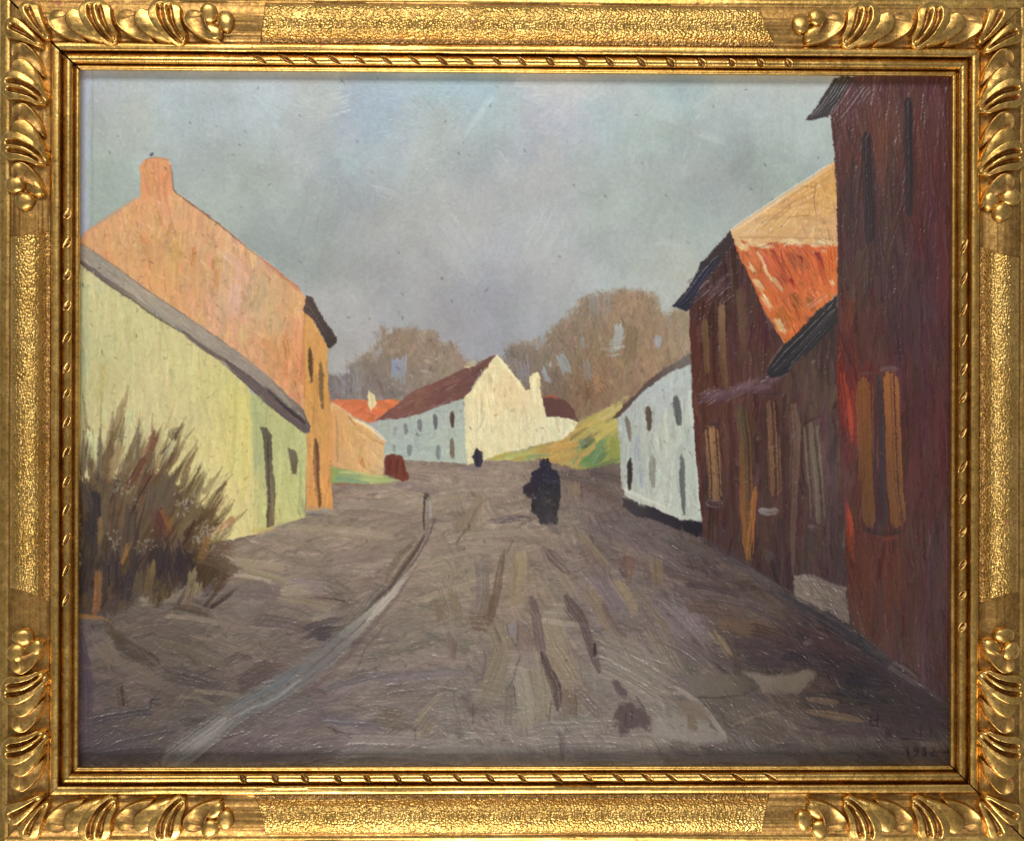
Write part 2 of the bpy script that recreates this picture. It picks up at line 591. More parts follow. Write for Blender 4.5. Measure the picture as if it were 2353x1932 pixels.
HALF = [('top', 0, 220, 157), ('top', 1, 216, 160), ('bottom', 0, 217, 159), ('bottom', 1, 216, 157),
        ('left', 0, 200, 138), ('left', 1, 215, 136), ('right', 0, 205, 143), ('right', 1, 213, 140)]
for side, end, c1, pitch in HALF:
    f = half_rail(side, end)
    rail = rails[side]
    q = pitch / 157.0

    def S(u):
        return c1 + u * pitch
    j = lambda a: rng.normal(0, a)
    # half of the corner acanthus, beside the mitre
    blade(f, 'corner_leaf', rail, (60, 4), (76, 48), (112, 92), 54, 16, 'fluted', rng, lift=0.4, flute=((0.05, 0.26, 0.14, 0.9),))
    for kk in (0, 1):
        b = kk
        blade(f, 'leaf', rail, (S(b - 0.55) + j(1.5), 22 + j(1.5)), (S(b - 0.55), 68), (S(b - 0.14), 95), 60 * q, 6, 'scoop', rng, lift=-0.1)
        blade(f, 'leaf', rail, (S(b - 0.30) + j(1.5), 23 + j(1.5)), (S(b - 0.28), 68), (S(b + 0.12), 95), 58 * q, 12, 'smooth', rng, lift=0.5, tilt=0.05)
        blade(f, 'leaf', rail, (S(b) + j(1.5), -8 + j(1.5)), (S(b - 0.03), 58), (S(b + 0.30), 96), 82 * q, 34, 'fluted', rng, lift=0.9,
              flute=((-0.30, 0.17, 0.16, 0.97), (0.28, 0.17, 0.13, 0.97)), nu=52, nv=41)
    blade(f, 'leaf', rail, (S(1.42) + j(1.5), 22), (S(1.42), 68), (S(1.84), 95), 56 * q, 8, 'scoop', rng, lift=0.2)
    berry(f, rail, (S(1.66) + j(1.5), 29 + j(1.5)), 23, 23, 0.0, rng, 3.9)
    berry(f, rail, (S(1.90) + j(1.5), 47 + j(1.5)), 21, 25, -0.3, rng, 3.9)
    berry(f, rail, (S(1.70) + j(1.5), 70 + j(1.5)), 27, 20, 0.6, rng, 3.8)

# rails sit under the frame Empty: their meshes were written relative to it; bead and panel likewise

# ------------------------------------------------------------------ the painting: pigment laid down stroke by stroke
R = np.random.default_rng(7)
QS = 0.58
X0, Y0, X1, Y1 = 173.0, 150.0, 2195.0, 1770.0
GW, GH = int((X1 - X0) * QS), int((Y1 - Y0) * QS)
PX = (X0 + (np.arange(GW) + 0.5) / QS).astype(np.float32)[None].repeat(GH, 0)
PY = (Y0 + (np.arange(GH) + 0.5) / QS).astype(np.float32)[:, None].repeat(GW, 1)
col = np.zeros((GH, GW, 3), np.float32)
hgt = np.zeros((GH, GW), np.float32)
rid = np.zeros((GH, GW), np.int16)
REG = []


def reg(name, parent=None, label=None):
    REG.append((name, parent, label))
    return len(REG) - 1


def vnoise(p, q=None, r=R):
    """smooth value noise over the canvas, periods in photo px"""
    q = q or p
    ny, nx = int((Y1 - Y0) / q) + 3, int((X1 - X0) / p) + 3
    g = r.standard_normal((ny, nx)).astype(np.float32)
    fx, fy = (PX[0] - X0) / p, (PY[:, 0] - Y0) / q
    ix, iy = fx.astype(int), fy.astype(int)
    tx, ty = fx - ix, fy - iy
    tx, ty = tx * tx * (3 - 2 * tx), (ty * ty * (3 - 2 * ty))[:, None]
    a = g[iy][:, ix] * (1 - tx) + g[iy][:, ix + 1] * tx
    b = g[iy + 1][:, ix] * (1 - tx) + g[iy + 1][:, ix + 1] * tx
    return a * (1 - ty) + b * ty


WX = vnoise(4) * 1.0 + vnoise(11) * 0.6 + vnoise(34) * 1.5
WY = vnoise(4) * 1.0 + vnoise(11) * 0.6 + vnoise(34) * 1.5
BR = R.standard_normal(4096).astype(np.float32)
BR = np.convolve(BR, [0.25, 0.5, 0.25], 'same') * 1.5


def C(*v):
    return np.array(v, np.float32) / 255


def win(x0, y0, x1, y1):
    a = int(max(0, (x0 - X0) * QS - 2)); b = int(min(GW, (x1 - X0) * QS + 3))
    c = int(max(0, (y0 - Y0) * QS - 2)); d = int(min(GH, (y1 - Y0) * QS + 3))
    return (slice(c, d), slice(a, b)) if b > a and d > c else None


def coverage(pts, wob=1.0, soft=1.6):
    P = np.array(pts, np.float32)
    pad = 5 + 3 * wob + soft
    sl = win(P[:, 0].min() - pad, P[:, 1].min() - pad, P[:, 0].max() + pad, P[:, 1].max() + pad)
    if sl is None:
        return None, None
    x, y = PX[sl] + wob * WX[sl], PY[sl] + wob * WY[sl]
    d = np.full(x.shape, 1e9, np.float32)
    ins = np.zeros(x.shape, bool)
    for (ax, ay), (bx, by) in zip(P, np.roll(P, -1, 0)):
        ex, ey = bx - ax, by - ay
        t = np.clip(((x - ax) * ex + (y - ay) * ey) / (ex * ex + ey * ey + 1e-6), 0, 1)
        d = np.minimum(d, (x - ax - t * ex) ** 2 + (y - ay - t * ey) ** 2)
        if ay != by:
            ins ^= ((ay > y) != (by > y)) & (x < (bx - ax) * (y - ay) / (by - ay) + ax)
    d = np.sqrt(d) * np.where(ins, 1, -1)
    return sl, np.clip(0.5 + d / (2 * soft), 0, 1)


def shade(sl, cs, p=2.6, eps=900):
    if not isinstance(cs, list):
        return np.broadcast_to(C(*cs), PX[sl].shape + (3,))
    acc, ws = 0, 0
    for x, y, c in cs:
        wgt = 1 / ((PX[sl] - x) ** 2 + (PY[sl] - y) ** 2 + eps) ** (p / 2)
        acc = acc + wgt[..., None] * C(*c)
        ws = ws + wgt
    return acc / ws[..., None]


def fill(pts, cs, id_=None, wob=1.0, soft=1.6, h=0.25, alpha=1.0):
    sl, a = coverage(pts, wob, soft)
    if sl is None:
        return
    a = a * alpha
    col[sl] = col[sl] * (1 - a[..., None]) + shade(sl, cs) * a[..., None]
    hgt[sl] = hgt[sl] * (1 - a) + h * a
    if id_ is not None:
        rid[sl][a > 0.5] = id_


def dab(cx, cy, ln, wd, ang, c, alpha=0.85, amp=0.5, bend=0.0, dry=0.3, clip=None, id_=None, keep=0.5, edge_w=0.42, soft=0.3, bris=0.05):
    rr = 0.5 * math.hypot(ln, wd) + abs(bend) * ln * 0.3 + 4
    sl = win(cx - rr, cy - rr, cx + rr, cy + rr)
    if sl is None:
        return
    dx, dy = PX[sl] - cx + WX[sl] * 0.8, PY[sl] - cy + WY[sl] * 0.8
    ca, sa = math.cos(ang), math.sin(ang)
    u = dx * ca + dy * sa
    v = dy * ca - dx * sa - bend * (u * u) / max(ln, 1)
    k = int(R.integers(0, 3500))
    b = BR[np.clip(((v + wd) * 0.62).astype(int), 0, 500) + k]
    m = np.clip((wd * 0.5 - np.abs(v)) * soft + 0.5, 0, 1) * np.clip((ln * 0.5 - np.abs(u) + b * wd * 0.3) * 0.16 + 0.5, 0, 1)
    tail = np.clip(u / ln + 0.5, 0, 1)
    m = m * np.clip(1 - dry * tail * (b + 0.9), 0, 1)
    if clip is not None:
        m = m * clip[sl]
    a = (m * alpha)[..., None]
    col[sl] = col[sl] * (1 - a) + np.clip(c * (1 + bris * b[..., None]), 0, 1) * a
    edge = np.exp(-((np.abs(v) - wd * 0.46) / 2.2) ** 2)
    hgt[sl] = hgt[sl] * (1 - m * keep) + m * amp * (0.42 + 0.30 * b + edge_w * edge)
    if id_ is not None:
        rid[sl][m * alpha > 0.45] = id_


def field(ids, n, ln, wd, ang, jit=0.03, amp=0.5, hue=0.012, alpha=0.8, dry=0.35, bend=0.0, box=None, bleed=False, src=None, edge_w=0.42, bris=0.05):
    """many strokes over the region(s) ids, colour picked from what lies there"""
    m = np.isin(rid, ids)
    if box:
        m = m & (PX > box[0]) & (PX < box[2]) & (PY > box[1]) & (PY < box[3])
    ys, xs = np.nonzero(m)
    if len(ys) == 0:
        return
    base = col.copy() if src is None else src
    clip = None if bleed else np.isin(rid, ids).astype(np.float32)
    pick = R.integers(0, len(ys), n)
    for k in pick:
        y, x = ys[k], xs[k]
        l_ = R.uniform(*ln)
        a = ang(PX[y, x], PY[y, x]) if callable(ang) else R.choice(ang)
        a = math.radians(a + R.normal(0, 9))
        c = base[y, x] * (1 + R.normal(0, jit)) + R.normal(0, hue, 3)
        dab(PX[y, x], PY[y, x], l_, R.uniform(*wd), a if R.random() < 0.5 else a + math.pi, np.clip(c, 0, 1).astype(np.float32), alpha * R.uniform(0.7, 1), amp * R.uniform(0.5, 1.2),
            bend * R.normal(), dry, clip, None, 0.5, edge_w, 0.3, bris)


def line(pts, wd, cs, alpha=0.9, amp=0.6, id_=None, dry=0.2, taper=(0.08, 0.08), clip=None, jag=0.6, flat=True):
    """one long stroke along a path; wd a number or a list along the path, cs a colour or a list along it"""
    P = np.array(pts, np.float32)
    seg = np.r_[0, np.cumsum(np.hypot(*np.diff(P, axis=0).T))]
    L_ = seg[-1]
    n = int(max(6, min(160, L_ / 4)))
    s = np.linspace(0, L_, n)
    # smooth the polyline a little
    qx, qy = np.interp(s, seg, P[:, 0]), np.interp(s, seg, P[:, 1])
    if n > 12 and len(P) > 2:
        ker = np.ones(5) / 5
        qx[2:-2], qy[2:-2] = np.convolve(qx, ker, 'valid'), np.convolve(qy, ker, 'valid')
    wl = np.interp(s / L_, np.linspace(0, 1, len(wd)), wd) if isinstance(wd, (list, tuple)) else np.full(n, float(wd))
    f = s / L_
    wt = wl * np.clip(f / max(taper[0], 1e-3), 0.35, 1) ** 0.5 * np.clip((1 - f) / max(taper[1], 1e-3), 0.35, 1) ** 0.5
    pad = wl.max() + 5
    sl = win(qx.min() - pad, qy.min() - pad, qx.max() + pad, qy.max() + pad)
    if sl is None:
        return
    x, y = PX[sl] + WX[sl] * jag, PY[sl] + WY[sl] * jag
    best = np.full(x.shape, 1e9, np.float32)
    bi = np.zeros(x.shape, int)
    for i in range(n):
        d = (x - qx[i]) ** 2 + (y - qy[i]) ** 2
        k = d < best
        best[k] = d[k]
        bi[k] = i
    tx, ty = np.gradient(qx), np.gradient(qy)
    nl = np.hypot(tx, ty) + 1e-6
    v = -(x - qx[bi]) * (ty / nl)[bi] + (y - qy[bi]) * (tx / nl)[bi]
    ko = int(R.integers(0, 3500))
    b = BR[np.clip(((v + pad) * 0.6).astype(int), 0, 500) + ko]
    d = np.sqrt(best)
    m = np.clip((wt[bi] * 0.5 - d) * 0.32 + 0.5, 0, 1)
    if flat:
        beyond = np.where(bi == 0, -1.0, np.where(bi == n - 1, 1.0, 0.0)) * ((x - qx[bi]) * (tx / nl)[bi] + (y - qy[bi]) * (ty / nl)[bi])
        m = m * np.clip((2.0 + b * wl.max() * 0.10 - beyond) * 0.3 + 0.5, 0, 1)
    m = m * np.clip(1 - dry * (b + 0.6) * (0.4 + f[bi]), 0, 1)
    if clip is not None:
        m = m * clip[sl]
    if isinstance(cs, list):
        cc = np.array([C(*c) for c in cs])
        cg = np.stack([np.interp(f, np.linspace(0, 1, len(cc)), cc[:, i]) for i in range(3)], -1)[bi]
    else:
        cg = np.broadcast_to(C(*cs), x.shape + (3,))
    a = (m * alpha)[..., None]
    col[sl] = col[sl] * (1 - a) + np.clip(cg * (1 + 0.05 * b[..., None]), 0, 1) * a
    edge = np.exp(-((np.abs(v) - wt[bi] * 0.45) / 2.0) ** 2)
    hgt[sl] = hgt[sl] * (1 - m * 0.7) + m * amp * (0.45 + 0.2 * b + 0.45 * edge)
    if id_ is not None:
        rid[sl][m * alpha > 0.42] = id_


def lens(cx, cy, w_, h_, c, id_=None, slant=0.0, alpha=0.95, amp=0.6, flat=False):
    """an upright window-like touch of the brush"""
    dx = slant * h_ / 2
    if flat:
        pts = [(cx - w_ / 2 - dx, cy - h_ / 2), (cx + w_ / 2 - dx, cy - h_ / 2 + 2), (cx + w_ / 2 + dx, cy + h_ / 2), (cx - w_ / 2 + dx, cy + h_ / 2 - 2)]
    else:
        pts = [(cx - w_ * .3 - dx, cy - h_ * .46), (cx + w_ * .15 - dx, cy - h_ / 2), (cx + w_ / 2 - dx * .5, cy - h_ * .28), (cx + w_ / 2, cy + h_ * .2),
               (cx + w_ * .25 + dx, cy + h_ * .48), (cx - w_ * .2 + dx, cy + h_ / 2), (cx - w_ / 2 + dx * .3, cy + h_ * .1), (cx - w_ / 2 - dx * .5, cy - h_ * .25)]
    fill(pts, c, id_, 0.7, 1.8, 0.3, alpha)
    for _ in range(int(2 + w_ / 6)):
        line([(cx + R.uniform(-.3, .3) * w_ - dx * .7, cy - h_ * R.uniform(.3, .45)), (cx + R.uniform(-.3, .3) * w_ + dx * .7, cy + h_ * R.uniform(.3, .45))], max(4, w_ * .4),
             tuple(np.clip(np.array(c) * R.normal(1, .09), 0, 255)), 0.6, amp, None, 0.4)


# ---- sky
SKY = reg('painted_sky', None, 'pale blue grey painted sky')
sky_pts = [(240, 180, (182, 193, 205)), (420, 175, (180, 193, 203)), (300, 260, (166, 178, 178)), (235, 400, (160, 174, 165)), (500, 250, (170, 181, 183)),
           (700, 240, (183, 190, 187)), (860, 240, (158, 178, 198)), (620, 180, (183, 194, 202)), (1050, 200, (164, 196, 212)), (940, 195, (166, 190, 206)), (1150, 280, (176, 194, 196)),
           (1000, 330, (176, 189, 190)), (1280, 185, (200, 205, 206)), (1450, 220, (180, 194, 197)), (1540, 215, (168, 192, 198)), (1700, 200, (184, 197, 199)),
           (1870, 220, (183, 195, 195)), (1250, 300, (172, 178, 196)), (1500, 330, (160, 176, 175)), (1800, 330, (166, 178, 173)),
           (600, 400, (162, 173, 170)), (800, 450, (154, 163, 168)), (950, 400, (178, 186, 183)), (1100, 450, (179, 184, 188)),
           (1400, 450, (168, 180, 177)), (1650, 420, (158, 167, 170)), (1780, 430, (158, 172, 167)), (500, 520, (155, 167, 162)),
           (700, 560, (156, 167, 166)), (900, 560, (167, 170, 174)), (1100, 560, (174, 177, 183)), (1250, 540, (180, 184, 184)), (1400, 560, (160, 170, 168)),
           (1600, 520, (162, 176, 171)), (800, 700, (166, 168, 169)), (950, 680, (163, 167, 171)), (1100, 650, (160, 163, 173)), (1200, 650, (164, 166, 175)),
           (1350, 620, (173, 178, 178)), (1500, 620, (170, 180, 177)), (780, 780, (168, 166, 166)), (850, 730, (172, 170, 169)),
           (1150, 760, (160, 161, 170)), (1250, 720, (166, 168, 174)), (1020, 740, (158, 158, 164)), (1560, 680, (172, 176, 172))]
full = (slice(0, GH), slice(0, GW))
col[full] = shade(full, sky_pts, 3.2, 2500)
clouds = vnoise(150, 110) * 0.45 + vnoise(70, 60) * 0.35 + vnoise(30, 40) * 0.25
col *= (1 + 0.022 * clouds)[..., None]
col += (vnoise(120) * 0.008)[..., None] * np.array([1, 0.2, -1.0], np.float32)
rid[:] = SKY
field([SKY], 1500, (90, 190), (26, 52), [80, 95, 110, 60, 30, 140], 0.014, 0.15, 0.006, 0.5, 0.3, 0.25, edge_w=0.0, bris=0.02)
field([SKY], 2600, (40, 110), (12, 30), [85, 95, 120, 60, 20, 160, 0], 0.014, 0.15, 0.006, 0.35, 0.35, 0.3, edge_w=0.0, bris=0.02)
col[rid == SKY] = col[rid == SKY] * (1 + 0.028 * clouds[rid == SKY])[:, None]
field([SKY], 900, (18, 60), (3, 8), [0, 12, 168, 90, 60], 0.014, 0.30, 0.005, 0.28, 0.6, 0.2, edge_w=0.0, bris=0.03)
for (x, y, ln, wd, a, c) in [(1640, 320, 60, 9, 25, (206, 214, 212)), (1265, 300, 50, 12, 0, (192, 196, 206)), (1540, 560, 60, 10, 20, (196, 206, 204)), (1160, 390, 60, 20, 60, (196, 198, 200)),
                             (1100, 270, 90, 9, 125, (190, 204, 206)), (1085, 290, 100, 6, 128, (194, 208, 208)), (1300, 180, 70, 22, 95, (206, 208, 210)), (1225, 190, 60, 20, 10, (208, 210, 208)),
                             (740, 250, 90, 40, 170, (190, 196, 190)), (1470, 660, 70, 26, 150, (184, 190, 190)), (1240, 560, 120, 40, 120, (186, 190, 192)),
                             (1060, 560, 110, 30, 60, (182, 184, 188)), (900, 450, 90, 14, 20, (188, 194, 192)), (820, 470, 70, 60, 80, (152, 160, 170))]:
    dab(x, y, ln, wd * 1.6, math.radians(a), C(*c), 0.36, 0.35, 0.1, 0.5, None, None, 0.5, 0.1, 0.14)
# pale unvarnished margin left of the old rebate
sl = win(173, 150, 214, 575)
fa = np.clip((207 + WX[sl] * 1.5 - PX[sl]) / 8, 0, 1)[..., None] * 0.75
col[sl] = col[sl] * (1 - fa) + C(176, 184, 208) * fa
line([(213, 165), (212, 350), (211, 560)], 7, (146, 158, 166), 0.5, 0.3)

# ---- far trees
TREE = reg('painted_trees', None, 'brown bare painted trees behind the roofs')
TREE2 = reg('painted_trees', None, 'tall brown painted trees beside the white house')
fill([(745, 860), (795, 853), (812, 832), (850, 819), (876, 815), (873, 784), (887, 764), (934, 761), (985, 762), (1005, 787), (1049, 798), (1069, 824), (1105, 835), (1100, 930), (745, 930)],
     [(770, 880, (126, 118, 114)), (850, 850, (136, 123, 112)), (920, 790, (146, 124, 104)), (980, 790, (152, 132, 112)), (1030, 830, (150, 132, 116)), (820, 900, (128, 119, 116)), (900, 880, (132, 122, 114))],
     TREE, 3.2, 8)
fill([(1140, 830), (1150, 812), (1163, 794), (1207, 790), (1227, 804), (1256, 795), (1264, 764), (1302, 735), (1330, 703), (1338, 683), (1382, 677), (1440, 669), (1506, 683), (1520, 729),
      (1546, 712), (1592, 712), (1592, 980), (1240, 980)],
     [(1190, 830, (130, 118, 110)), (1250, 830, (132, 120, 106)), (1300, 780, (140, 122, 102)), (1360, 710, (144, 126, 108)), (1440, 700, (156, 130, 104)), (1500, 720, (158, 132, 106)),
      (1560, 760, (160, 142, 120)), (1450, 780, (150, 126, 100)), (1380, 850, (146, 118, 90)), (1330, 900, (136, 108, 84)), (1480, 830, (156, 128, 102)), (1420, 880, (150, 124, 98)), (1270, 890, (124, 106, 92))],
     TREE2, 3.2, 8)
field([TREE, TREE2], 900, (18, 55), (7, 16), [80, 95, 110, 70], 0.05, 0.5, 0.012, 0.75, 0.45, 0.2)
field([TREE, TREE2], 500, (8, 24), (3, 7), [60, 95, 130, 30], 0.10, 0.7, 0.014, 0.7, 0.5, 0.2)
for _ in range(190):      # feathered edge of the crowns
    t = R.random()
    e = [(812, 832), (850, 819), (873, 784), (887, 764), (985, 762), (1005, 787), (1049, 798), (1150, 812), (1207, 790), (1256, 795), (1264, 764), (1302, 735), (1330, 703), (1382, 677), (1440, 669), (1506, 683)]
    k = int(R.integers(0, len(e) - 1))
    x, y = e[k][0] * (1 - t) + e[k + 1][0] * t, e[k][1] * (1 - t) + e[k + 1][1] * t
    if 1055 < x < 1145:
        continue
    dab(x + R.normal(0, 5), y + R.normal(2, 7), R.uniform(10, 30), R.uniform(3, 8), math.radians(R.normal(95, 25)), C(*(np.array([148, 130, 112]) * R.normal(1, .06))), 0.6, 0.4, 0.2, 0.7)
for (x, y, w_, h_, a, c) in [(918, 848, 34, 44, 95, (150, 156, 168)), (909, 842, 12, 30, 95, (140, 146, 176)), (1421, 772, 20, 52, 92, (166, 174, 174)), (1408, 800, 40, 16, 175, (160, 162, 156)),
                             (1512, 785, 16, 34, 100, (166, 170, 176)), (1296, 835, 22, 50, 66, (158, 164, 166)), (1254, 862, 12, 36, 65, (154, 162, 170)), (1338, 785, 10, 26, 75, (150, 150, 146)),
                             (1203, 858, 30, 40, 85, (136, 134, 138)), (1262, 838, 10, 12, 90, (178, 178, 178)), (1366, 705, 26, 40, 92, (142, 138, 132)), (1395, 700, 18, 48, 92, (152, 140, 130)),
                             (1350, 850, 20, 44, 80, (144, 134, 124)), (1376, 880, 40, 22, 20, (164, 122, 84)), (1450, 790, 28, 70, 95, (128, 108, 84)), (1380, 905, 50, 14, 60, (132, 98, 72)),
                             (1350, 905, 20, 60, 95, (126, 100, 78)), (800, 890, 60, 16, 90, (136, 132, 134)), (1000, 850, 50, 20, 20, (142, 130, 118)), (1290, 905, 60, 20, 80, (120, 102, 88))]:
    dab(x, y, h_, w_, math.radians(a), C(*c), 0.85, 0.8, 0.05, 0.25)
for _ in range(40):
    x, y = R.uniform(1270, 1570), R.uniform(760, 930)
    if rid[int((y - Y0) * QS), int((x - X0) * QS)] == TREE2:
        line([(x, y), (x + R.normal(0, 14), y + R.uniform(12, 40))], 2.5, (104, 84, 66), 0.5, 0.4)

# ---- hillside
HILL = reg('painted_hillside', None, 'yellow green grassy painted bank')
fill([(1445, 912), (1377, 945), (1330, 971), (1296, 1009), (1241, 1020), (1138, 1046), (1105, 1060), (1241, 1060), (1282, 1071), (1333, 1077), (1356, 1084), (1430, 1060), (1430, 912)],
     [(1410, 950, (196, 178, 112)), (1380, 970, (186, 170, 92)), (1340, 990, (190, 162, 82)), (1400, 1020, (160, 158, 78)), (1150, 1046, (176, 168, 84)), (1220, 1040, (168, 166, 94)), (1290, 1030, (196, 152, 84)),
      (1260, 1058, (190, 142, 78)), (1320, 1060, (188, 148, 84)), (1365, 1050, (98, 132, 80)), (1350, 1075, (96, 122, 70))], HILL, 1.5, 3)
field([HILL], 260, (18, 50), (5, 11), lambda x, y: -28 if x > 1290 else -8, 0.06, 0.7, 0.015, 0.75)
for (x, y, w_, h_, a, c) in [(1370, 1045, 36, 56, -40, (100, 126, 86)), (1345, 1062, 26, 40, 10, (96, 132, 78)), (1372, 1030, 22, 56, -60, (110, 142, 96)), (1365, 1002, 10, 56, -24, (92, 98, 76)), (1352, 1018, 9, 30, -35, (78, 88, 70)),
                             (1334, 1020, 14, 26, -45, (110, 142, 108)), (1344, 1044, 8, 60, -46, (206, 154, 86)), (1330, 996, 7, 46, -35, (126, 116, 72)), (1235, 1048, 9, 50, -8, (128, 150, 104)), (1190, 1044, 8, 60, -12, (170, 180, 104)),
                             (1400, 985, 16, 90, -35, (198, 176, 92)), (1300, 1024, 12, 70, -12, (206, 160, 84)), (1270, 1012, 6, 70, -10, (188, 148, 80)), (1414, 1030, 24, 50, 90, (140, 148, 70)), (1320, 1069, 7, 60, 8, (172, 150, 84)),
                             (1390, 1072, 20, 70, -22, (84, 98, 70))]:
    dab(x, y, h_, w_, math.radians(a), C(*c), 0.85, 0.9, 0.1, 0.25)

# ---- ground
GROUND = reg('painted_road', None, 'muddy brown painted village street with cart ruts')
fill([(160, 1040), (800, 1080), (885, 1052), (1000, 1060), (1100, 1062), (1240, 1058), (1340, 1078), (1430, 1062), (1640, 1230), (1830, 1350), (2210, 1600), (2210, 1790), (160, 1790)],
     [(800, 1110, (144, 124, 109)), (900, 1120, (148, 130, 115)), (960, 1075, (156, 136, 121)), (1100, 1085, (148, 130, 117)), (1180, 1110, (150, 132, 117)), (1000, 1120, (154, 136, 121)), (1350, 1110, (110, 94, 89)),
      (620, 1230, (148, 130, 113)), (750, 1180, (148, 130, 112)), (700, 1290, (142, 126, 111)), (820, 1260, (144, 126, 113)), (560, 1310, (143, 127, 109)), (900, 1230, (146, 128, 113)), (860, 1330, (131, 115, 104)),
      (420, 1380, (112, 99, 91)), (600, 1370, (120, 106, 99)), (300, 1430, (102, 90, 81)), (250, 1500, (104, 92, 84)), (400, 1480, (97, 85, 76)), (550, 1440, (113, 100, 91)), (680, 1450, (102, 90, 86)),
      (200, 1560, (84, 74, 79)), (280, 1600, (101, 89, 81)), (450, 1580, (94, 84, 79)), (220, 1720, (82, 74, 80)), (350, 1680, (90, 81, 78)), (195, 1450, (98, 88, 88)),
      (600, 1700, (100, 90, 90)), (740, 1620, (106, 94, 94)), (850, 1550, (121, 109, 103)), (820, 1720, (123, 113, 110)), (960, 1480, (125, 113, 103)), (1000, 1400, (136, 122, 106)), (950, 1600, (117, 106, 104)),
      (1050, 1720, (126, 117, 112)), (1000, 1300, (144, 129, 113)), (1100, 1300, (144, 129, 113)), (1060, 1480, (125, 113, 105)), (1180, 1330, (146, 128, 107)), (1260, 1450, (136, 120, 106)), (1220, 1600, (132, 122, 110)),
      (1280, 1720, (125, 117, 112)), (1330, 1340, (129, 114, 107)), (1400, 1380, (118, 104, 102)), (1450, 1540, (127, 117, 110)), (1420, 1500, (130, 120, 112)), (1500, 1440, (117, 103, 97)), (1540, 1400, (121, 109, 107)),
      (1400, 1200, (111, 98, 96)), (1500, 1240, (105, 92, 90)), (1560, 1320, (98, 83, 80)), (1650, 1400, (93, 78, 72)), (1750, 1430, (94, 79, 70)), (1620, 1300, (85, 72, 72)), (1480, 1700, (130, 122, 115)), (1560, 1640, (120, 110, 103)),
      (1650, 1640, (92, 83, 76)), (1800, 1640, (94, 83, 75)), (1800, 1700, (96, 86, 81)), (1700, 1730, (101, 92, 88)), (1950, 1650, (79, 68, 63)), (1750, 1490, (65, 55, 58)), (1850, 1480, (67, 53, 55)), (1960, 1540, (50, 45, 50)),
      (2060, 1650, (55, 47, 48)), (2150, 1650, (57, 48, 50)), (1900, 1590, (66, 55, 53)), (2100, 1730, (96, 83, 76)), (1950, 1730, (92, 83, 79)), (2160, 1740, (85, 72, 67)), (1250, 1240, (144, 128, 113)), (1080, 1200, (148, 132, 115))],
     GROUND, 1.5, 3)


def gang(x, y):
    if x < 760 + (1250 - y) * 0.25:
        return float(8 + R.choice([0, -22, 18, -35]) + (10 if y > 1600 else 0) * -1)
    if x < 1010:
        return float(R.choice([-6, -14, 4, -20]))
    if x < 1500:
        return float(R.choice([2, -8, 8, 75, 60]))
    return float(R.choice([25, 35, 5, 60]))


field([GROUND], 1400, (60, 150), (16, 34), gang, 0.05, 0.5, 0.006, 0.65, 0.35, 0.35, bris=0.09)
field([GROUND], 3600, (26, 80), (6, 15), gang, 0.06, 0.8, 0.006, 0.65, 0.5, 0.3, bris=0.10)
field([GROUND], 2600, (14, 60), (2.2, 5), gang, 0.10, 0.75, 0.006, 0.5, 0.6, 0.3)
field([GROUND], 900, (30, 90), (7, 18), gang, 0.04, 0.7, 0.008, 0.45, 0.5, 0.4, bris=0.10)
gclip = (rid == GROUND).astype(np.float32)


def g(x, y, ln, wd, a, c, alpha=0.8, amp=0.8, bend=0.1, dry=0.3):
    c = np.array(c, float)
    c = (c.mean() + (c - c.mean()) * 0.92) * (1 - 0.09 * min(1, max(0, (y - 1300) / 350)))
    dab(x, y, ln, wd, math.radians(a), C(*c), alpha, amp, bend, dry, gclip)


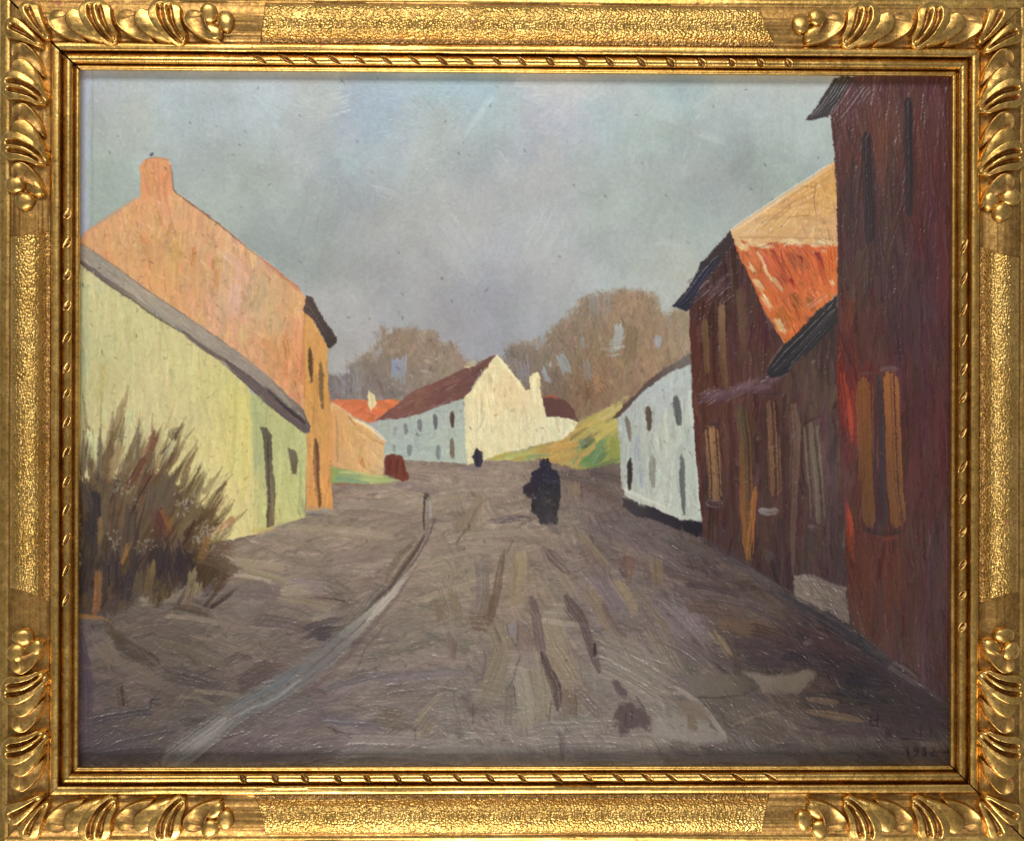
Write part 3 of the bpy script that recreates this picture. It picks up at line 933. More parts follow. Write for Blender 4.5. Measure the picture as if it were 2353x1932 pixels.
# left bank
for (x, y, ln, wd, a, c) in [(560, 1290, 190, 22, 6, (164, 144, 118)), (640, 1330, 160, 16, 20, (148, 134, 104)), (580, 1325, 90, 10, 12, (178, 160, 136)), (560, 1360, 220, 34, 4, (118, 104, 100)), (720, 1345, 110, 26, 8, (140, 122, 122)),
                             (700, 1380, 120, 18, 12, (146, 128, 106)), (380, 1370, 110, 26, -8, (132, 116, 100)), (340, 1372, 30, 14, -10, (140, 130, 104)), (440, 1400, 90, 16, 14, (92, 76, 64)), (480, 1425, 190, 10, 10, (140, 122, 106)),
                             (300, 1490, 100, 34, 30, (86, 72, 66)), (345, 1515, 60, 30, 45, (84, 70, 64)), (268, 1458, 60, 22, 40, (84, 72, 56)), (250, 1500, 70, 40, 60, (124, 108, 92)), (300, 1530, 160, 22, 28, (120, 104, 90)),
                             (600, 1545, 110, 40, -25, (88, 72, 70)), (440, 1560, 120, 36, 15, (94, 82, 78)), (500, 1590, 110, 10, 4, (136, 122, 104)), (450, 1605, 90, 8, 10, (128, 116, 98)), (740, 1440, 90, 34, -14, (78, 70, 74)),
                             (760, 1465, 60, 20, 10, (70, 64, 70)), (640, 1430, 120, 30, 10, (108, 92, 90)), (780, 1220, 220, 26, 4, (154, 136, 112)), (860, 1160, 160, 20, 6, (152, 134, 118)), (820, 1100, 120, 12, 8, (150, 112, 90)),
                             (800, 1110, 70, 8, 0, (150, 104, 80)), (840, 1225, 130, 14, 6, (164, 144, 126)), (640, 1220, 130, 14, 8, (154, 132, 118)), (830, 1280, 110, 24, -8, (136, 116, 108)), (500, 1255, 80, 14, -6, (142, 118, 104)),
                             (200, 1600, 210, 26, 88, (88, 74, 84)), (196, 1510, 120, 18, 80, (90, 76, 88)), (280, 1640, 150, 20, -10, (84, 76, 80)), (330, 1690, 160, 22, -12, (88, 80, 80)), (300, 1720, 150, 20, -6, (94, 84, 88)),
                             (450, 1500, 160, 24, 20, (112, 98, 84)), (520, 1480, 170, 14, 16, (126, 110, 96)), (380, 1440, 150, 20, -4, (110, 94, 84)), (780, 1360, 60, 40, 30, (108, 96, 84)), (680, 1355, 60, 22, 0, (154, 140, 118))]:
    g(x, y, ln, wd, a, c)
line([(277, 1570), (283, 1620)], 9, (58, 50, 46), 0.7, 0.8, None, 0.5)
line([(268, 1575), (272, 1624)], 4, (66, 58, 52), 0.6, 0.8, None, 0.5)
line([(290, 1596), (296, 1625)], 4, (60, 52, 48), 0.6, 0.8, None, 0.6)
for _ in range(8):
    line([(352 + R.normal(0, 3), 1612 + R.normal(0, 3)), (352 + R.normal(0, 11), 1608 + R.normal(0, 10))], 3, (50, 46, 42), 0.7, 0.7)
for (a, b) in [((430, 1505), (452, 1532)), ((212, 1435), (216, 1450)), ((730, 1372), (800, 1386)), ((752, 1672), (830, 1694)), ((755, 1672), (775, 1682))]:
    line([a, ((a[0] + b[0]) / 2 + 3, (a[1] + b[1]) / 2 - 2), b], 3.5, (62, 52, 48), 0.75, 0.5)
# street
for (x, y, ln, wd, a, c) in [(1000, 1085, 260, 16, 2, (160, 138, 122)), (1080, 1120, 200, 18, -4, (158, 138, 122)), (930, 1095, 130, 16, 4, (140, 120, 110)), (1010, 1150, 120, 14, -12, (156, 138, 112)), (960, 1120, 100, 20, 10, (132, 114, 108)),
                             (1330, 1100, 130, 22, 14, (104, 90, 86)), (1370, 1130, 120, 18, 22, (108, 86, 78)), (1320, 1125, 50, 24, 90, (148, 124, 100)), (1395, 1095, 80, 20, 10, (88, 76, 72)),
                             (1085, 1175, 90, 24, -58, (134, 116, 92)), (1090, 1218, 60, 14, -40, (140, 122, 98)), (1130, 1225, 200, 16, -4, (152, 136, 116)), (1150, 1250, 190, 12, 2, (158, 140, 122)), (1080, 1270, 180, 14, -10, (150, 134, 114)),
                             (1050, 1350, 160, 16, -16, (156, 138, 116)), (1030, 1400, 76, 60, 80, (128, 112, 88)), (1120, 1390, 90, 36, 100, (126, 106, 82)), (1190, 1330, 120, 26, 92, (152, 130, 100)), (1200, 1300, 60, 24, 90, (152, 132, 104)),
                             (1110, 1350, 110, 30, 92, (122, 108, 104)), (1105, 1430, 70, 40, 10, (120, 100, 84)), (1040, 1490, 54, 22, 92, (116, 100, 88)), (1300, 1330, 100, 22, 60, (144, 126, 108)), (1360, 1260, 110, 20, 50, (142, 122, 100)),
                             (1280, 1480, 150, 56, 72, (150, 134, 112)), (1310, 1555, 130, 44, 62, (148, 130, 106)), (1290, 1400, 60, 30, 0, (152, 138, 122)), (1285, 1430, 90, 14, 8, (164, 150, 132)), (1235, 1590, 150, 70, 84, (152, 138, 116)),
                             (1195, 1600, 120, 16, 82, (162, 152, 138)), (1215, 1590, 130, 18, 80, (160, 150, 136)), (1140, 1540, 150, 50, 110, (140, 124, 102)), (1150, 1470, 90, 40, 70, (142, 126, 104)), (1170, 1620, 90, 18, 90, (124, 110, 104)),
                             (1210, 1515, 60, 40, 10, (142, 126, 118)), (1210, 1470, 60, 50, 80, (128, 108, 100)), (1310, 1620, 70, 40, 88, (124, 106, 92)), (1360, 1610, 90, 40, 50, (126, 110, 104)), (1440, 1370, 90, 26, 58, (158, 136, 104)),
                             (1400, 1360, 110, 44, 55, (122, 108, 112)), (1380, 1400, 110, 30, 60, (140, 120, 98)), (1470, 1560, 170, 90, 30, (146, 134, 122)), (1460, 1640, 120, 40, 8, (142, 132, 122)), (1440, 1480, 100, 36, 24, (140, 126, 112)),
                             (1550, 1430, 130, 40, 46, (124, 110, 112)), (1600, 1440, 110, 30, 50, (130, 116, 118)), (1660, 1480, 70, 16, 55, (142, 120, 92)), (1530, 1500, 100, 44, 60, (132, 118, 104)), (1590, 1500, 90, 44, 35, (108, 94, 94)),
                             (1500, 1400, 130, 22, 52, (128, 112, 96)), (1510, 1310, 80, 30, 85, (130, 110, 88)), (1460, 1270, 100, 22, 25, (126, 108, 98)), (1430, 1230, 90, 18, 30, (114, 100, 98)), (1540, 1290, 120, 20, 30, (112, 98, 96)),
                             (1600, 1330, 120, 22, 14, (98, 82, 78)), (1700, 1380, 150, 24, 10, (96, 80, 78)), (1720, 1440, 130, 36, 12, (108, 86, 70)), (1640, 1400, 130, 26, 8, (102, 82, 76)), (1780, 1460, 110, 30, 20, (76, 58, 54)),
                             (1640, 1350, 120, 18, 12, (74, 62, 64)), (1760, 1410, 100, 16, 26, (82, 70, 72)), (930, 1610, 180, 22, -4, (134, 120, 112)), (900, 1650, 80, 50, 10, (118, 102, 88)), (980, 1630, 90, 16, -50, (150, 136, 112)), (980, 1670, 60, 30, -60, (142, 126, 104)),
                             (830, 1560, 170, 14, -12, (118, 108, 110)), (980, 1550, 200, 18, -6, (128, 116, 120)), (940, 1700, 260, 20, 4, (142, 130, 124)), (900, 1730, 240, 22, 3, (150, 140, 134)), (1100, 1720, 240, 20, 2, (150, 140, 132)), (1150, 1690, 160, 14, 4, (150, 138, 128)),
                             (820, 1660, 130, 16, 6, (112, 104, 112)), (1350, 1700, 220, 24, 0, (138, 126, 120)), (1300, 1660, 160, 20, -4, (140, 130, 120)), (1420, 1740, 200, 18, 2, (128, 118, 116)), (1700, 1740, 260, 22, 2, (118, 106, 104))]:
    g(x, y, ln, wd, a, c)
# cart ruts, dark
RUT = [(72, 58, 56), (82, 68, 68), (76, 62, 64)]
line([(1158, 1262), (1150, 1300), (1142, 1360), (1132, 1400), (1124, 1435)], [7, 16, 20, 18, 14], (96, 76, 64), 0.85, 0.9)
line([(1180, 1238), (1165, 1270)], 4, (80, 66, 56), 0.7, 0.6)
line([(1222, 1370), (1232, 1420), (1240, 1470), (1246, 1505)], [16, 22, 24, 18], (98, 82, 82), 0.85, 0.9)
line([(1244, 1500), (1262, 1540), (1277, 1575), (1284, 1620), (1280, 1632)], [12, 20, 26, 22, 8], (70, 56, 56), 0.9, 0.9)
line([(1300, 1368), (1312, 1395), (1338, 1430), (1356, 1480), (1368, 1515), (1378, 1545)], [20, 34, 26, 22, 20, 14], (84, 68, 70), 0.9, 0.9)
line([(1366, 1475), (1368, 1510)], 8, (58, 46, 44), 0.8, 0.8)
line([(1385, 1385), (1402, 1415), (1420, 1450), (1440, 1462)], [14, 20, 22, 14], (102, 84, 80), 0.8, 0.8)
line([(1258, 1265), (1280, 1290), (1310, 1318)], [14, 34, 14], (86, 74, 76), 0.8, 0.9, None, 0.5)
line([(1340, 1255), (1352, 1280), (1375, 1310), (1390, 1340)], [16, 34, 40, 22], (108, 90, 84), 0.75, 0.8)
line([(1440, 1278), (1446, 1310), (1440, 1345)], [30, 24, 8], (112, 82, 66), 0.8, 0.8)
line([(1420, 1305), (1436, 1325)], 7, (56, 48, 48), 0.8, 0.8)
line([(1190, 1290), (1184, 1330), (1181, 1380)], 4, (122, 104, 84), 0.6, 0.8)
fill([(1404, 1566), (1420, 1562), (1442, 1590), (1438, 1604), (1418, 1596)], (92, 78, 80), None, 1, 3, 0.5, 0.9)
fill([(1410, 1618), (1450, 1612), (1480, 1630), (1500, 1650), (1494, 1676), (1470, 1668), (1452, 1680), (1424, 1684), (1410, 1650)], (86, 72, 72), None, 3, 5, 0.5, 0.88)
line([(1438, 1640), (1436, 1668)], 4, (58, 46, 46), 0.7, 0.8)
line([(1452, 1630), (1452, 1655)], 4, (58, 46, 46), 0.7, 0.8)
line([(1462, 1600), (1480, 1625), (1486, 1640)], 4, (62, 52, 52), 0.7, 0.7)
line([(1110, 1495), (1116, 1515), (1112, 1540), (1106, 1560)], 7, (92, 78, 82), 0.7, 0.7)
for p in [[(1137, 1440), (1152, 1478)], [(1166, 1432), (1168, 1452), (1184, 1480), (1190, 1500)], [(1190, 1430), (1191, 1460), (1188, 1486)], [(1193, 1505), (1180, 1560), (1165, 1585)], [(1180, 1575), (1186, 1620)], [(1268, 1610), (1262, 1660)],
          [(1322, 1580), (1324, 1650)], [(1088, 1620), (1086, 1665)], [(880, 1435), (870, 1455), (838, 1490), (828, 1520), (810, 1545)], [(953, 1672), (954, 1700)], [(1080, 1205), (1050, 1245)]]:
    line(p, 3.5, (74, 62, 56), 0.7, 0.6)
fill([(1168, 1432), (1188, 1430), (1186, 1462), (1172, 1464)], (132, 122, 124), None, 0.6, 2, 0.8, 0.8)
line([(1282, 1680), (1290, 1690), (1294, 1745)], [8, 14, 8], (98, 84, 84), 0.7, 0.8)
line([(1536, 1714), (1556, 1725), (1580, 1735)], [6, 20, 12], (98, 86, 90), 0.8, 0.8)
line([(1600, 1700), (1616, 1740)], 3, (150, 138, 130), 0.7, 0.8)
# puddle-like lights and wedge shapes at the right
fill([(1551, 1557), (1600, 1548), (1695, 1549), (1749, 1574), (1703, 1595), (1640, 1602), (1597, 1600), (1565, 1584)], [(1560, 1570, (112, 100, 100)), (1660, 1570, (104, 96, 84)), (1740, 1575, (84, 76, 68))], None, 1.2, 3.5, 0.6, 0.85)
line([(1597, 1602), (1650, 1603), (1705, 1596), (1749, 1576)], 4, (66, 56, 52), 0.75, 0.5)
fill([(1703, 1540), (1760, 1550), (1816, 1549), (1846, 1538), (1869, 1539), (1873, 1549), (1858, 1572), (1839, 1591), (1780, 1594), (1752, 1590), (1740, 1568)], [(1740, 1560, (128, 116, 106)), (1830, 1560, (112, 102, 88)), (1800, 1590, (100, 88, 78))], None, 1.2, 3.5, 0.7, 0.85)
for k in range(7):
    line([(1750 + 8 * k, 1560 + 4 * k), (1810, 1556 + 5 * k), (1862 - 5 * k, 1545 + 6 * k)], 3.5, (130, 118, 102), 0.4, 0.9)
line([(1548, 1575), (1590, 1605), (1630, 1640), (1665, 1690), (1672, 1702)], [10, 14, 16, 12, 6], (152, 140, 130), 0.8, 1.0)
fill([(1510, 1650), (1580, 1640), (1625, 1652), (1655, 1680), (1670, 1702), (1590, 1706), (1500, 1690)], (140, 131, 123), None, 3, 7, 0.6, 0.75)
fill([(1560, 1615), (1600, 1612), (1635, 1640), (1620, 1660), (1570, 1645)], (118, 104, 92), None, 1.5, 4, 0.5, 0.8)
fill([(1582, 1642), (1598, 1640), (1604, 1668), (1596, 1680), (1582, 1674)], (112, 98, 84), None, 1, 2, 0.4, 0.9)
line([(1582, 1645), (1580, 1675)], 3, (84, 72, 64), 0.7, 0.6)
line([(1680, 1665), (1740, 1642), (1790, 1635)], 6, (136, 120, 102), 0.7, 0.9)
line([(1850, 1632), (1900, 1640), (1990, 1655)], [10, 20, 8], (120, 98, 76), 0.7, 0.6)
line([(1860, 1605), (1900, 1610), (1925, 1612)], 12, (126, 102, 80), 0.6, 0.6)
# shadow of the right-hand houses on the road
DK = [((1690, 1480), (1800, 1478), (1870, 1490), 40, (74, 62, 66)), ((1720, 1520), (1800, 1522), (1880, 1530), 30, (66, 56, 62)), ((1800, 1508), (1880, 1515), (1945, 1525), 34, (48, 44, 52)),
      ((1900, 1540), (1930, 1550), (1990, 1560), 30, (64, 52, 54)), ((1925, 1580), (1990, 1590), (2050, 1600), 58, (48, 44, 52)), ((1935, 1555), (2000, 1560), (2050, 1570), 26, (52, 48, 54)), ((1880, 1590), (1860, 1575), (1920, 1580), 26, (80, 62, 58)),
      ((1860, 1450), (1920, 1490), (1990, 1530), 40, (74, 56, 56)), ((1990, 1520), (2060, 1560), (2110, 1590), 24, (66, 54, 58)), ((1900, 1680), (2000, 1670), (2080, 1675), 26, (74, 62, 66)), ((2000, 1630), (2090, 1640), (2180, 1660), 60, (64, 54, 57)), ((2080, 1590), (2130, 1620), (2190, 1650), 60, (62, 52, 56)), ((2040, 1680), (2120, 1688), (2190, 1690), 30, (60, 51, 54)),
      ((1860, 1670), (1930, 1675), (2000, 1690), 14, (78, 64, 66))]
for a, b, c_, wd, cc in DK:
    line([a, b, c_], wd, cc, 0.85, 0.5, None, 0.35, (0.3, 0.3))
line([(1850, 1478), (1865, 1472)], 14, (104, 92, 94), 0.7, 0.9)
line([(1858, 1432), (1905, 1466)], 3, (138, 120, 108), 0.6, 0.8)
line([(1920, 1558), (1932, 1582)], 3, (128, 116, 112), 0.7, 0.9)
line([(1944, 1474), (1980, 1500)], 3, (120, 108, 108), 0.5, 0.8)

field([GROUND], 900, (18, 50), (4, 10), gang, 0.03, 0.7, 0.005, 0.4, 0.6, 0.4, bris=0.10)
field([GROUND], 900, (14, 46), (2.2, 4.2), gang, 0.10, 0.9, 0.008, 0.42, 0.6, 0.3)
# ---- gutter
GUT = reg('painted_gutter', None, 'pale blue grey painted gutter along the street')
line([(1000, 1190), (985, 1230), (955, 1285), (910, 1350), (850, 1420), (790, 1490), (720, 1560), (640, 1615), (560, 1665)], [10, 22, 30, 40, 46, 50, 40, 30, 20], (98, 82, 84), 0.8, 0.7, None, 0.3)
line([(960, 1245), (925, 1290), (895, 1335)], [20, 40, 36], (100, 88, 74), 0.8, 0.6)
line([(880, 1345), (840, 1390), (795, 1440), (770, 1452)], [26, 36, 40, 30], (92, 88, 80), 0.75, 0.6)
line([(968, 1270), (955, 1300), (930, 1325), (906, 1358), (850, 1412), (800, 1458), (745, 1505), (700, 1540), (634, 1583), (560, 1622), (490, 1672), (435, 1714), (385, 1752)], [5, 9, 15, 24, 36, 54, 58, 62, 56, 54, 60, 64, 60],
     [(150, 146, 136), (162, 156, 146), (176, 168, 156), (140, 138, 132), (112, 112, 110), (112, 114, 114), (106, 112, 116), (112, 116, 118), (128, 128, 124), (136, 136, 130), (140, 138, 134)], 0.92, 0.9, GUT, 0.25, (0.1, 0.03))
line([(935, 1325), (905, 1362), (860, 1408), (842, 1428)], [4, 10, 12, 6], (186, 176, 162), 0.85, 1.0, GUT)
line([(690, 1560), (640, 1600), (580, 1625), (520, 1655), (450, 1705)], [8, 12, 10, 12, 8], (158, 154, 148), 0.7, 1.0, GUT, 0.5)
line([(690, 1530), (650, 1565), (600, 1590), (540, 1620)], [10, 16, 12, 8], (92, 98, 106), 0.6, 0.9, GUT, 0.5)
line([(520, 1650), (470, 1690), (410, 1735)], [14, 20, 18], (150, 148, 142), 0.7, 1.0, GUT, 0.5)
line([(975, 1225), (962, 1255), (930, 1300), (900, 1345), (860, 1380)], [6, 8, 8, 8, 6], (84, 72, 66), 0.8, 0.6)
POST = reg('painted_post', None, 'small whitish painted post at the end of the gutter')
line([(983, 1136), (985, 1165), (983, 1200), (979, 1226)], [20, 19, 16, 8], [(150, 146, 138), (148, 142, 134), (128, 120, 114), (110, 98, 90)], 0.92, 1.0, POST)
line([(976, 1140), (974, 1180), (975, 1215)], 6, (70, 58, 50), 0.8, 0.8, POST)
line([(988, 1150), (990, 1190)], 5, (182, 178, 172), 0.8, 1.0, POST)
dab(979, 1140, 14, 12, 0.6, C(62, 58, 46), 0.85, 0.8)

# ---- far houses on the left: low ochre house
LOW = reg('painted_house', None, 'low ochre painted house with an orange roof')
LOWR = reg('painted_roof', LOW, 'orange painted roof')
LOWC = reg('painted_chimney', LOW, 'cream painted chimney')
fill([(757, 917), (850, 919), (914, 918), (918, 926), (866, 970), (848, 975), (810, 956), (757, 930)], [(800, 935, (206, 112, 68)), (850, 950, (210, 116, 72)), (900, 925, (216, 118, 64))], LOWR, 0.8, 1.6)
field([LOWR], 50, (14, 34), (5, 10), [10, 30, -20], 0.06, 0.8, 0.015)
fill([(849, 899), (862, 908), (867, 928), (853, 943), (846, 922)], (226, 210, 158), LOWC, 0.7, 1.5)
line([(854, 905), (858, 935)], 5, (206, 180, 128), 0.7, 0.9)
fill([(752, 921), (800, 951), (844, 979), (893, 1014), (884, 1022), (880, 1092), (752, 1078)], [(770, 1000, (214, 160, 98)), (830, 1000, (216, 166, 102)), (870, 1040, (218, 176, 120)), (770, 1060, (206, 158, 104)), (840, 1070, (214, 166, 104)), (878, 1060, (212, 184, 138))],
     LOW, 0.8, 1.6)
field([LOW], 90, (18, 50), (5, 10), [88, 95, 30], 0.04, 0.7, 0.012)
line([(757, 922), (800, 948), (812, 960)], 6, (214, 196, 148), 0.85, 0.9, LOW)
line([(800, 956), (818, 978)], 4, (150, 104, 60), 0.7, 0.6)
line([(812, 964), (848, 982), (892, 1011)], [6, 9, 10], (236, 218, 172), 0.9, 1.1, LOW)
line([(862, 1010), (884, 1022)], 5, (176, 120, 62), 0.7, 0.6)
for _ in range(6):
    dab(R.uniform(826, 850), R.uniform(1055, 1078), 14, 5, 1.4, C(188, 124, 62), 0.6, 0.6)
line([(773, 950), (776, 1060)], 6, (160, 128, 84), 0.5, 0.6)
line([(762, 945), (764, 1060)], 7, (222, 140, 76), 0.6, 0.7)
GRASS = reg('painted_grass', None, 'strip of green painted grass by the ochre house')
fill([(756, 1072), (790, 1078), (830, 1086), (880, 1092), (916, 1104), (870, 1112), (820, 1110), (758, 1108)], [(765, 1090, (140, 158, 88)), (800, 1100, (136, 158, 118)), (850, 1096, (176, 180, 108)), (890, 1104, (158, 170, 110))], GRASS, 0.8, 2)
line([(780, 1084), (830, 1086), (880, 1096)], 6, (198, 190, 120), 0.8, 0.9, GRASS)
line([(770, 1100), (810, 1104), (840, 1110)], 8, (124, 154, 126), 0.8, 0.9, GRASS)
line([(830, 1102), (880, 1104), (915, 1106)], 7, (160, 174, 116), 0.8, 0.9, GRASS)
line([(765, 1072), (764, 1110)], 10, (148, 162, 84), 0.8, 0.8, GRASS)

# ---- long white house
LONG = reg('painted_house', None, 'long white painted house with a cream gable')
LROOF = reg('painted_roof', LONG, 'dull maroon painted roof')
LGAB = reg('painted_gable', LONG, 'cream painted gable wall with a chimney')
fill([(860, 970), (900, 966), (925, 958), (968, 951), (1026, 928), (1066, 913), (1074, 1067), (1049, 1063), (945, 1057), (884, 1050), (884, 1018), (893, 1012)],
     [(900, 985, (168, 174, 166)), (960, 1000, (166, 178, 172)), (1040, 940, (172, 180, 172)), (1040, 1020, (172, 184, 170)), (920, 1040, (166, 180, 172)), (1000, 1045, (172, 184, 174)), (1060, 1050, (178, 186, 166))], LONG, 0.7, 1.5)
field([LONG], 120, (16, 44), (5, 9), [-14, 85, 95, 0], 0.03, 0.7, 0.008)
WN = [(908, 990, 8, 20, (140, 146, 144)), (933, 986, 9, 26, (124, 128, 130)), (965, 978, 11, 27, (118, 120, 122)), (1001, 970, 11, 34, (98, 100, 102)), (1040, 964, 11, 40, (84, 64, 60)),
      (906, 1029, 9, 20, (140, 150, 146)), (942, 1034, 12, 26, (128, 136, 134)), (1007, 1040, 13, 34, (124, 134, 136)), (1039, 1031, 12, 48, (120, 106, 92))]
for x, y, w_, h_, c in WN:
    lens(x, y, w_, h_, c, reg('painted_window', LONG), 0.05, 0.9, 0.5)
fill([(864, 968), (905, 935), (948, 899), (1008, 876), (1060, 850), (1095, 833), (1138, 814), (1136, 824), (1106, 866), (1066, 915), (1026, 929), (968, 952), (925, 960), (882, 968)],
     [(900, 950, (122, 82, 76)), (960, 915, (138, 96, 80)), (1040, 885, (118, 82, 76)), (1110, 838, (110, 76, 72)), (1000, 930, (118, 76, 72))], LROOF, 0.7, 1.6)
field([LROOF], 90, (24, 60), (6, 12), [-28, -40, -20], 0.05, 0.6, 0.01)
line([(1068, 842), (1094, 833)], 12, (222, 210, 164), 0.9, 0.8)
fill([(1140, 813), (1152, 827), (1180, 862), (1207, 896), (1217, 897), (1217, 867), (1224, 858), (1238, 855), (1242, 867), (1239, 890), (1247, 925), (1258, 958), (1282, 957), (1316, 962), (1329, 970), (1322, 986), (1296, 1010), (1241, 1021), (1195, 1030), (1138, 1047),
      (1108, 1060), (1073, 1068), (1066, 914), (1090, 885), (1110, 858), (1136, 820)],
     [(1140, 840, (232, 220, 168)), (1100, 900, (232, 222, 170)), (1090, 980, (226, 216, 172)), (1160, 890, (232, 200, 152)), (1190, 930, (230, 200, 156)), (1150, 930, (228, 204, 156)), (1130, 1000, (222, 216, 176)), (1200, 980, (218, 212, 172)), (1240, 940, (224, 212, 166)), (1228, 880, (232, 220, 166)),
      (1290, 980, (216, 214, 178)), (1180, 1015, (226, 214, 166)), (1110, 1040, (222, 210, 160)), (1250, 1000, (220, 214, 176))], LGAB, 0.8, 1.6, 0.6)
field([LGAB], 260, (16, 46), (4, 9), [86, 94, 100, 80], 0.035, 1.3, 0.010)
for p in [[(1138, 822), (1110, 858), (1085, 890)], [(1145, 822), (1175, 860), (1200, 892)], [(1228, 862), (1226, 890), (1230, 930)], [(1134, 860), (1132, 900), (1134, 950)], [(1168, 935), (1178, 940), (1180, 990)], [(1165, 940), (1162, 985)], [(1100, 920), (1100, 980)]]:
    line(p, 7, (238, 228, 180), 0.8, 1.5)
for p in [[(1131, 880), (1130, 915), (1136, 950)], [(1163, 938), (1172, 932), (1179, 945), (1181, 990)], [(1128, 868), (1133, 880)], [(1235, 868), (1237, 890)], [(1288, 970), (1288, 992)], [(1310, 968), (1322, 975)]]:
    line(p, 2.5, (176, 156, 108), 0.6, 0.4)
SMALL = reg('painted_roof', None, 'small maroon painted roof behind the cream gable')
fill([(1244, 912), (1264, 908), (1299, 919), (1319, 940), (1330, 968), (1316, 962), (1282, 957), (1257, 958), (1247, 925)], [(1270, 940, (98, 68, 66)), (1310, 945, (108, 76, 68))], SMALL, 0.7, 1.6)
line([(1248, 912), (1266, 909), (1284, 916)], 6, (196, 100, 62), 0.85, 0.8, SMALL)

# ---- dark red shed
SHED = reg('painted_shed', None, 'dark red painted shed or cart by the ochre house')
fill([(882, 1062), (886, 1048), (905, 1042), (925, 1046), (932, 1060), (934, 1078), (942, 1092), (940, 1104), (925, 1106), (905, 1096), (884, 1090)], [(895, 1070, (104, 52, 44)), (920, 1070, (128, 72, 58)), (930, 1095, (120, 66, 54))], SHED, 0.8, 1.7, 0.6)
for p in [[(896, 1052), (893, 1082)], [(914, 1056), (912, 1088)], [(925, 1060), (932, 1096)]]:
    line(p, 7, (84, 42, 36), 0.6, 0.9, SHED)

# ---- white house at the right
WHT = reg('painted_house', None, 'white painted house with a dark plinth')
WROOF = reg('painted_roof', WHT, 'thin dark painted roof edge')
fill([(1418, 960), (1440, 938), (1480, 893), (1506, 874), (1550, 850), (1596, 832), (1600, 1000), (1616, 1200), (1565, 1194), (1518, 1174), (1459, 1151), (1435, 1138), (1427, 1100), (1424, 1050)],
     [(1440, 960, (170, 176, 172)), (1500, 900, (176, 184, 186)), (1570, 860, (182, 190, 188)), (1440, 1050, (164, 170, 164)), (1500, 1020, (178, 184, 172)), (1540, 1000, (188, 192, 178)), (1580, 1000, (176, 184, 176)), (1460, 1100, (172, 178, 172)), (1530, 1100, (182, 188, 176)),
      (1590, 1120, (176, 184, 176)), (1500, 1150, (190, 194, 180)), (1440, 1125, (188, 192, 182))], WHT, 0.8, 1.6, 0.5)
field([WHT], 260, (22, 70), (5, 11), [84, 92, 98], 0.03, 1.0, 0.008)
for p, c in [([(1465, 1000), (1462, 1060)], (140, 146, 172)), ([(1470, 1075), (1474, 1120)], (146, 156, 180)), ([(1530, 940), (1532, 1060)], (206, 206, 188)), ([(1510, 1000), (1514, 1060)], (204, 206, 190)), ([(1520, 905), (1580, 862)], (190, 198, 204)), ([(1430, 1120), (1470, 1140), (1530, 1165)], (202, 204, 188)),
             ([(1598, 1050), (1608, 1180)], (196, 202, 196)), ([(1584, 900), (1590, 1000)], (196, 202, 196))]:
    line(p, 8, c, 0.7, 1.2)
for x, y, w_, h_, c, sl_ in [(1491, 961, 14, 58, (92, 76, 66), .1), (1557, 943, 20, 70, (96, 98, 98), .12), (1443, 985, 10, 58, (124, 116, 106), .15), (1447, 1088, 12, 76, (60, 54, 52), -.02), (1500, 1082, 15, 76, (134, 136, 126), .04), (1568, 1115, 13, 140, (98, 102, 102), .03)]:
    lens(x, y, w_, h_, c, reg('painted_window', WHT), sl_, 0.92, 0.6)
line([(1436, 963), (1446, 968), (1450, 1000)], 4, (110, 92, 80), 0.8, 0.6)
fill([(1404, 961), (1440, 925), (1480, 880), (1520, 852), (1560, 828), (1588, 808), (1590, 838), (1550, 850), (1506, 877), (1480, 894), (1424, 957)], [(1420, 950, (92, 74, 68)), (1500, 870, (98, 82, 78)), (1570, 830, (116, 108, 102))], WROOF, 0.8, 1.6)
fill([(1428, 1142), (1459, 1151), (1518, 1174), (1565, 1194), (1616, 1198), (1616, 1232), (1557, 1216), (1490, 1194), (1432, 1166)], [(1450, 1160, (70, 64, 68)), (1520, 1190, (56, 52, 58)), (1600, 1215, (44, 42, 48))], WHT, 1.2, 2.5)
field([GROUND], 60, (20, 60), (6, 14), [25, 35], 0.05, 0.7, 0.01, 0.6, 0.4, 0.2, (1430, 1150, 1620, 1260))

# ---- orange gabled house on the left
ORG = reg('painted_house', None, 'tall orange painted house with gable and chimney')
ORGF = reg('painted_facade', ORG, 'narrow yellow ochre painted street front')
ORGC = reg('painted_chimney', ORG, 'orange painted chimney')
ORGR = reg('painted_roof', ORG, 'dark brown painted roof edge')
org_c = [(260, 510, (222, 164, 112)), (330, 470, (220, 160, 106)), (300, 560, (214, 164, 108)), (390, 560, (208, 164, 104)), (440, 520, (222, 166, 118)), (360, 640, (224, 162, 106)), (420, 620, (210, 158, 98)), (520, 580, (220, 170, 128)), (450, 700, (216, 158, 108)), (540, 640, (214, 170, 136)),
         (560, 680, (204, 168, 128)), (600, 720, (202, 168, 124)), (520, 700, (214, 172, 142)), (640, 680, (204, 166, 118)), (600, 780, (214, 162, 114)), (660, 760, (220, 158, 104)), (640, 830, (208, 146, 96)), (690, 830, (216, 146, 92)), (540, 780, (216, 162, 118)), (680, 700, (226, 168, 112))]
fill([(322, 452), (400, 440), (450, 473), (505, 514), (559, 558), (637, 622), (706, 684), (708, 760), (704, 990), (600, 860), (500, 790), (400, 720), (180, 575), (180, 552)], org_c, ORG, 0.8, 1.5, 0.4)
fill([(322, 456), (321, 379), (335, 365), (357, 360), (385, 364), (394, 379), (400, 446), (360, 462)], [(340, 400, (222, 156, 102)), (380, 420, (222, 152, 100))], ORGC, 0.8, 1.5, 0.5)
field([ORG, ORGC], 520, (24, 80), (6, 16), [86, 92, 80, 100], 0.05, 0.7, 0.022, 0.7)
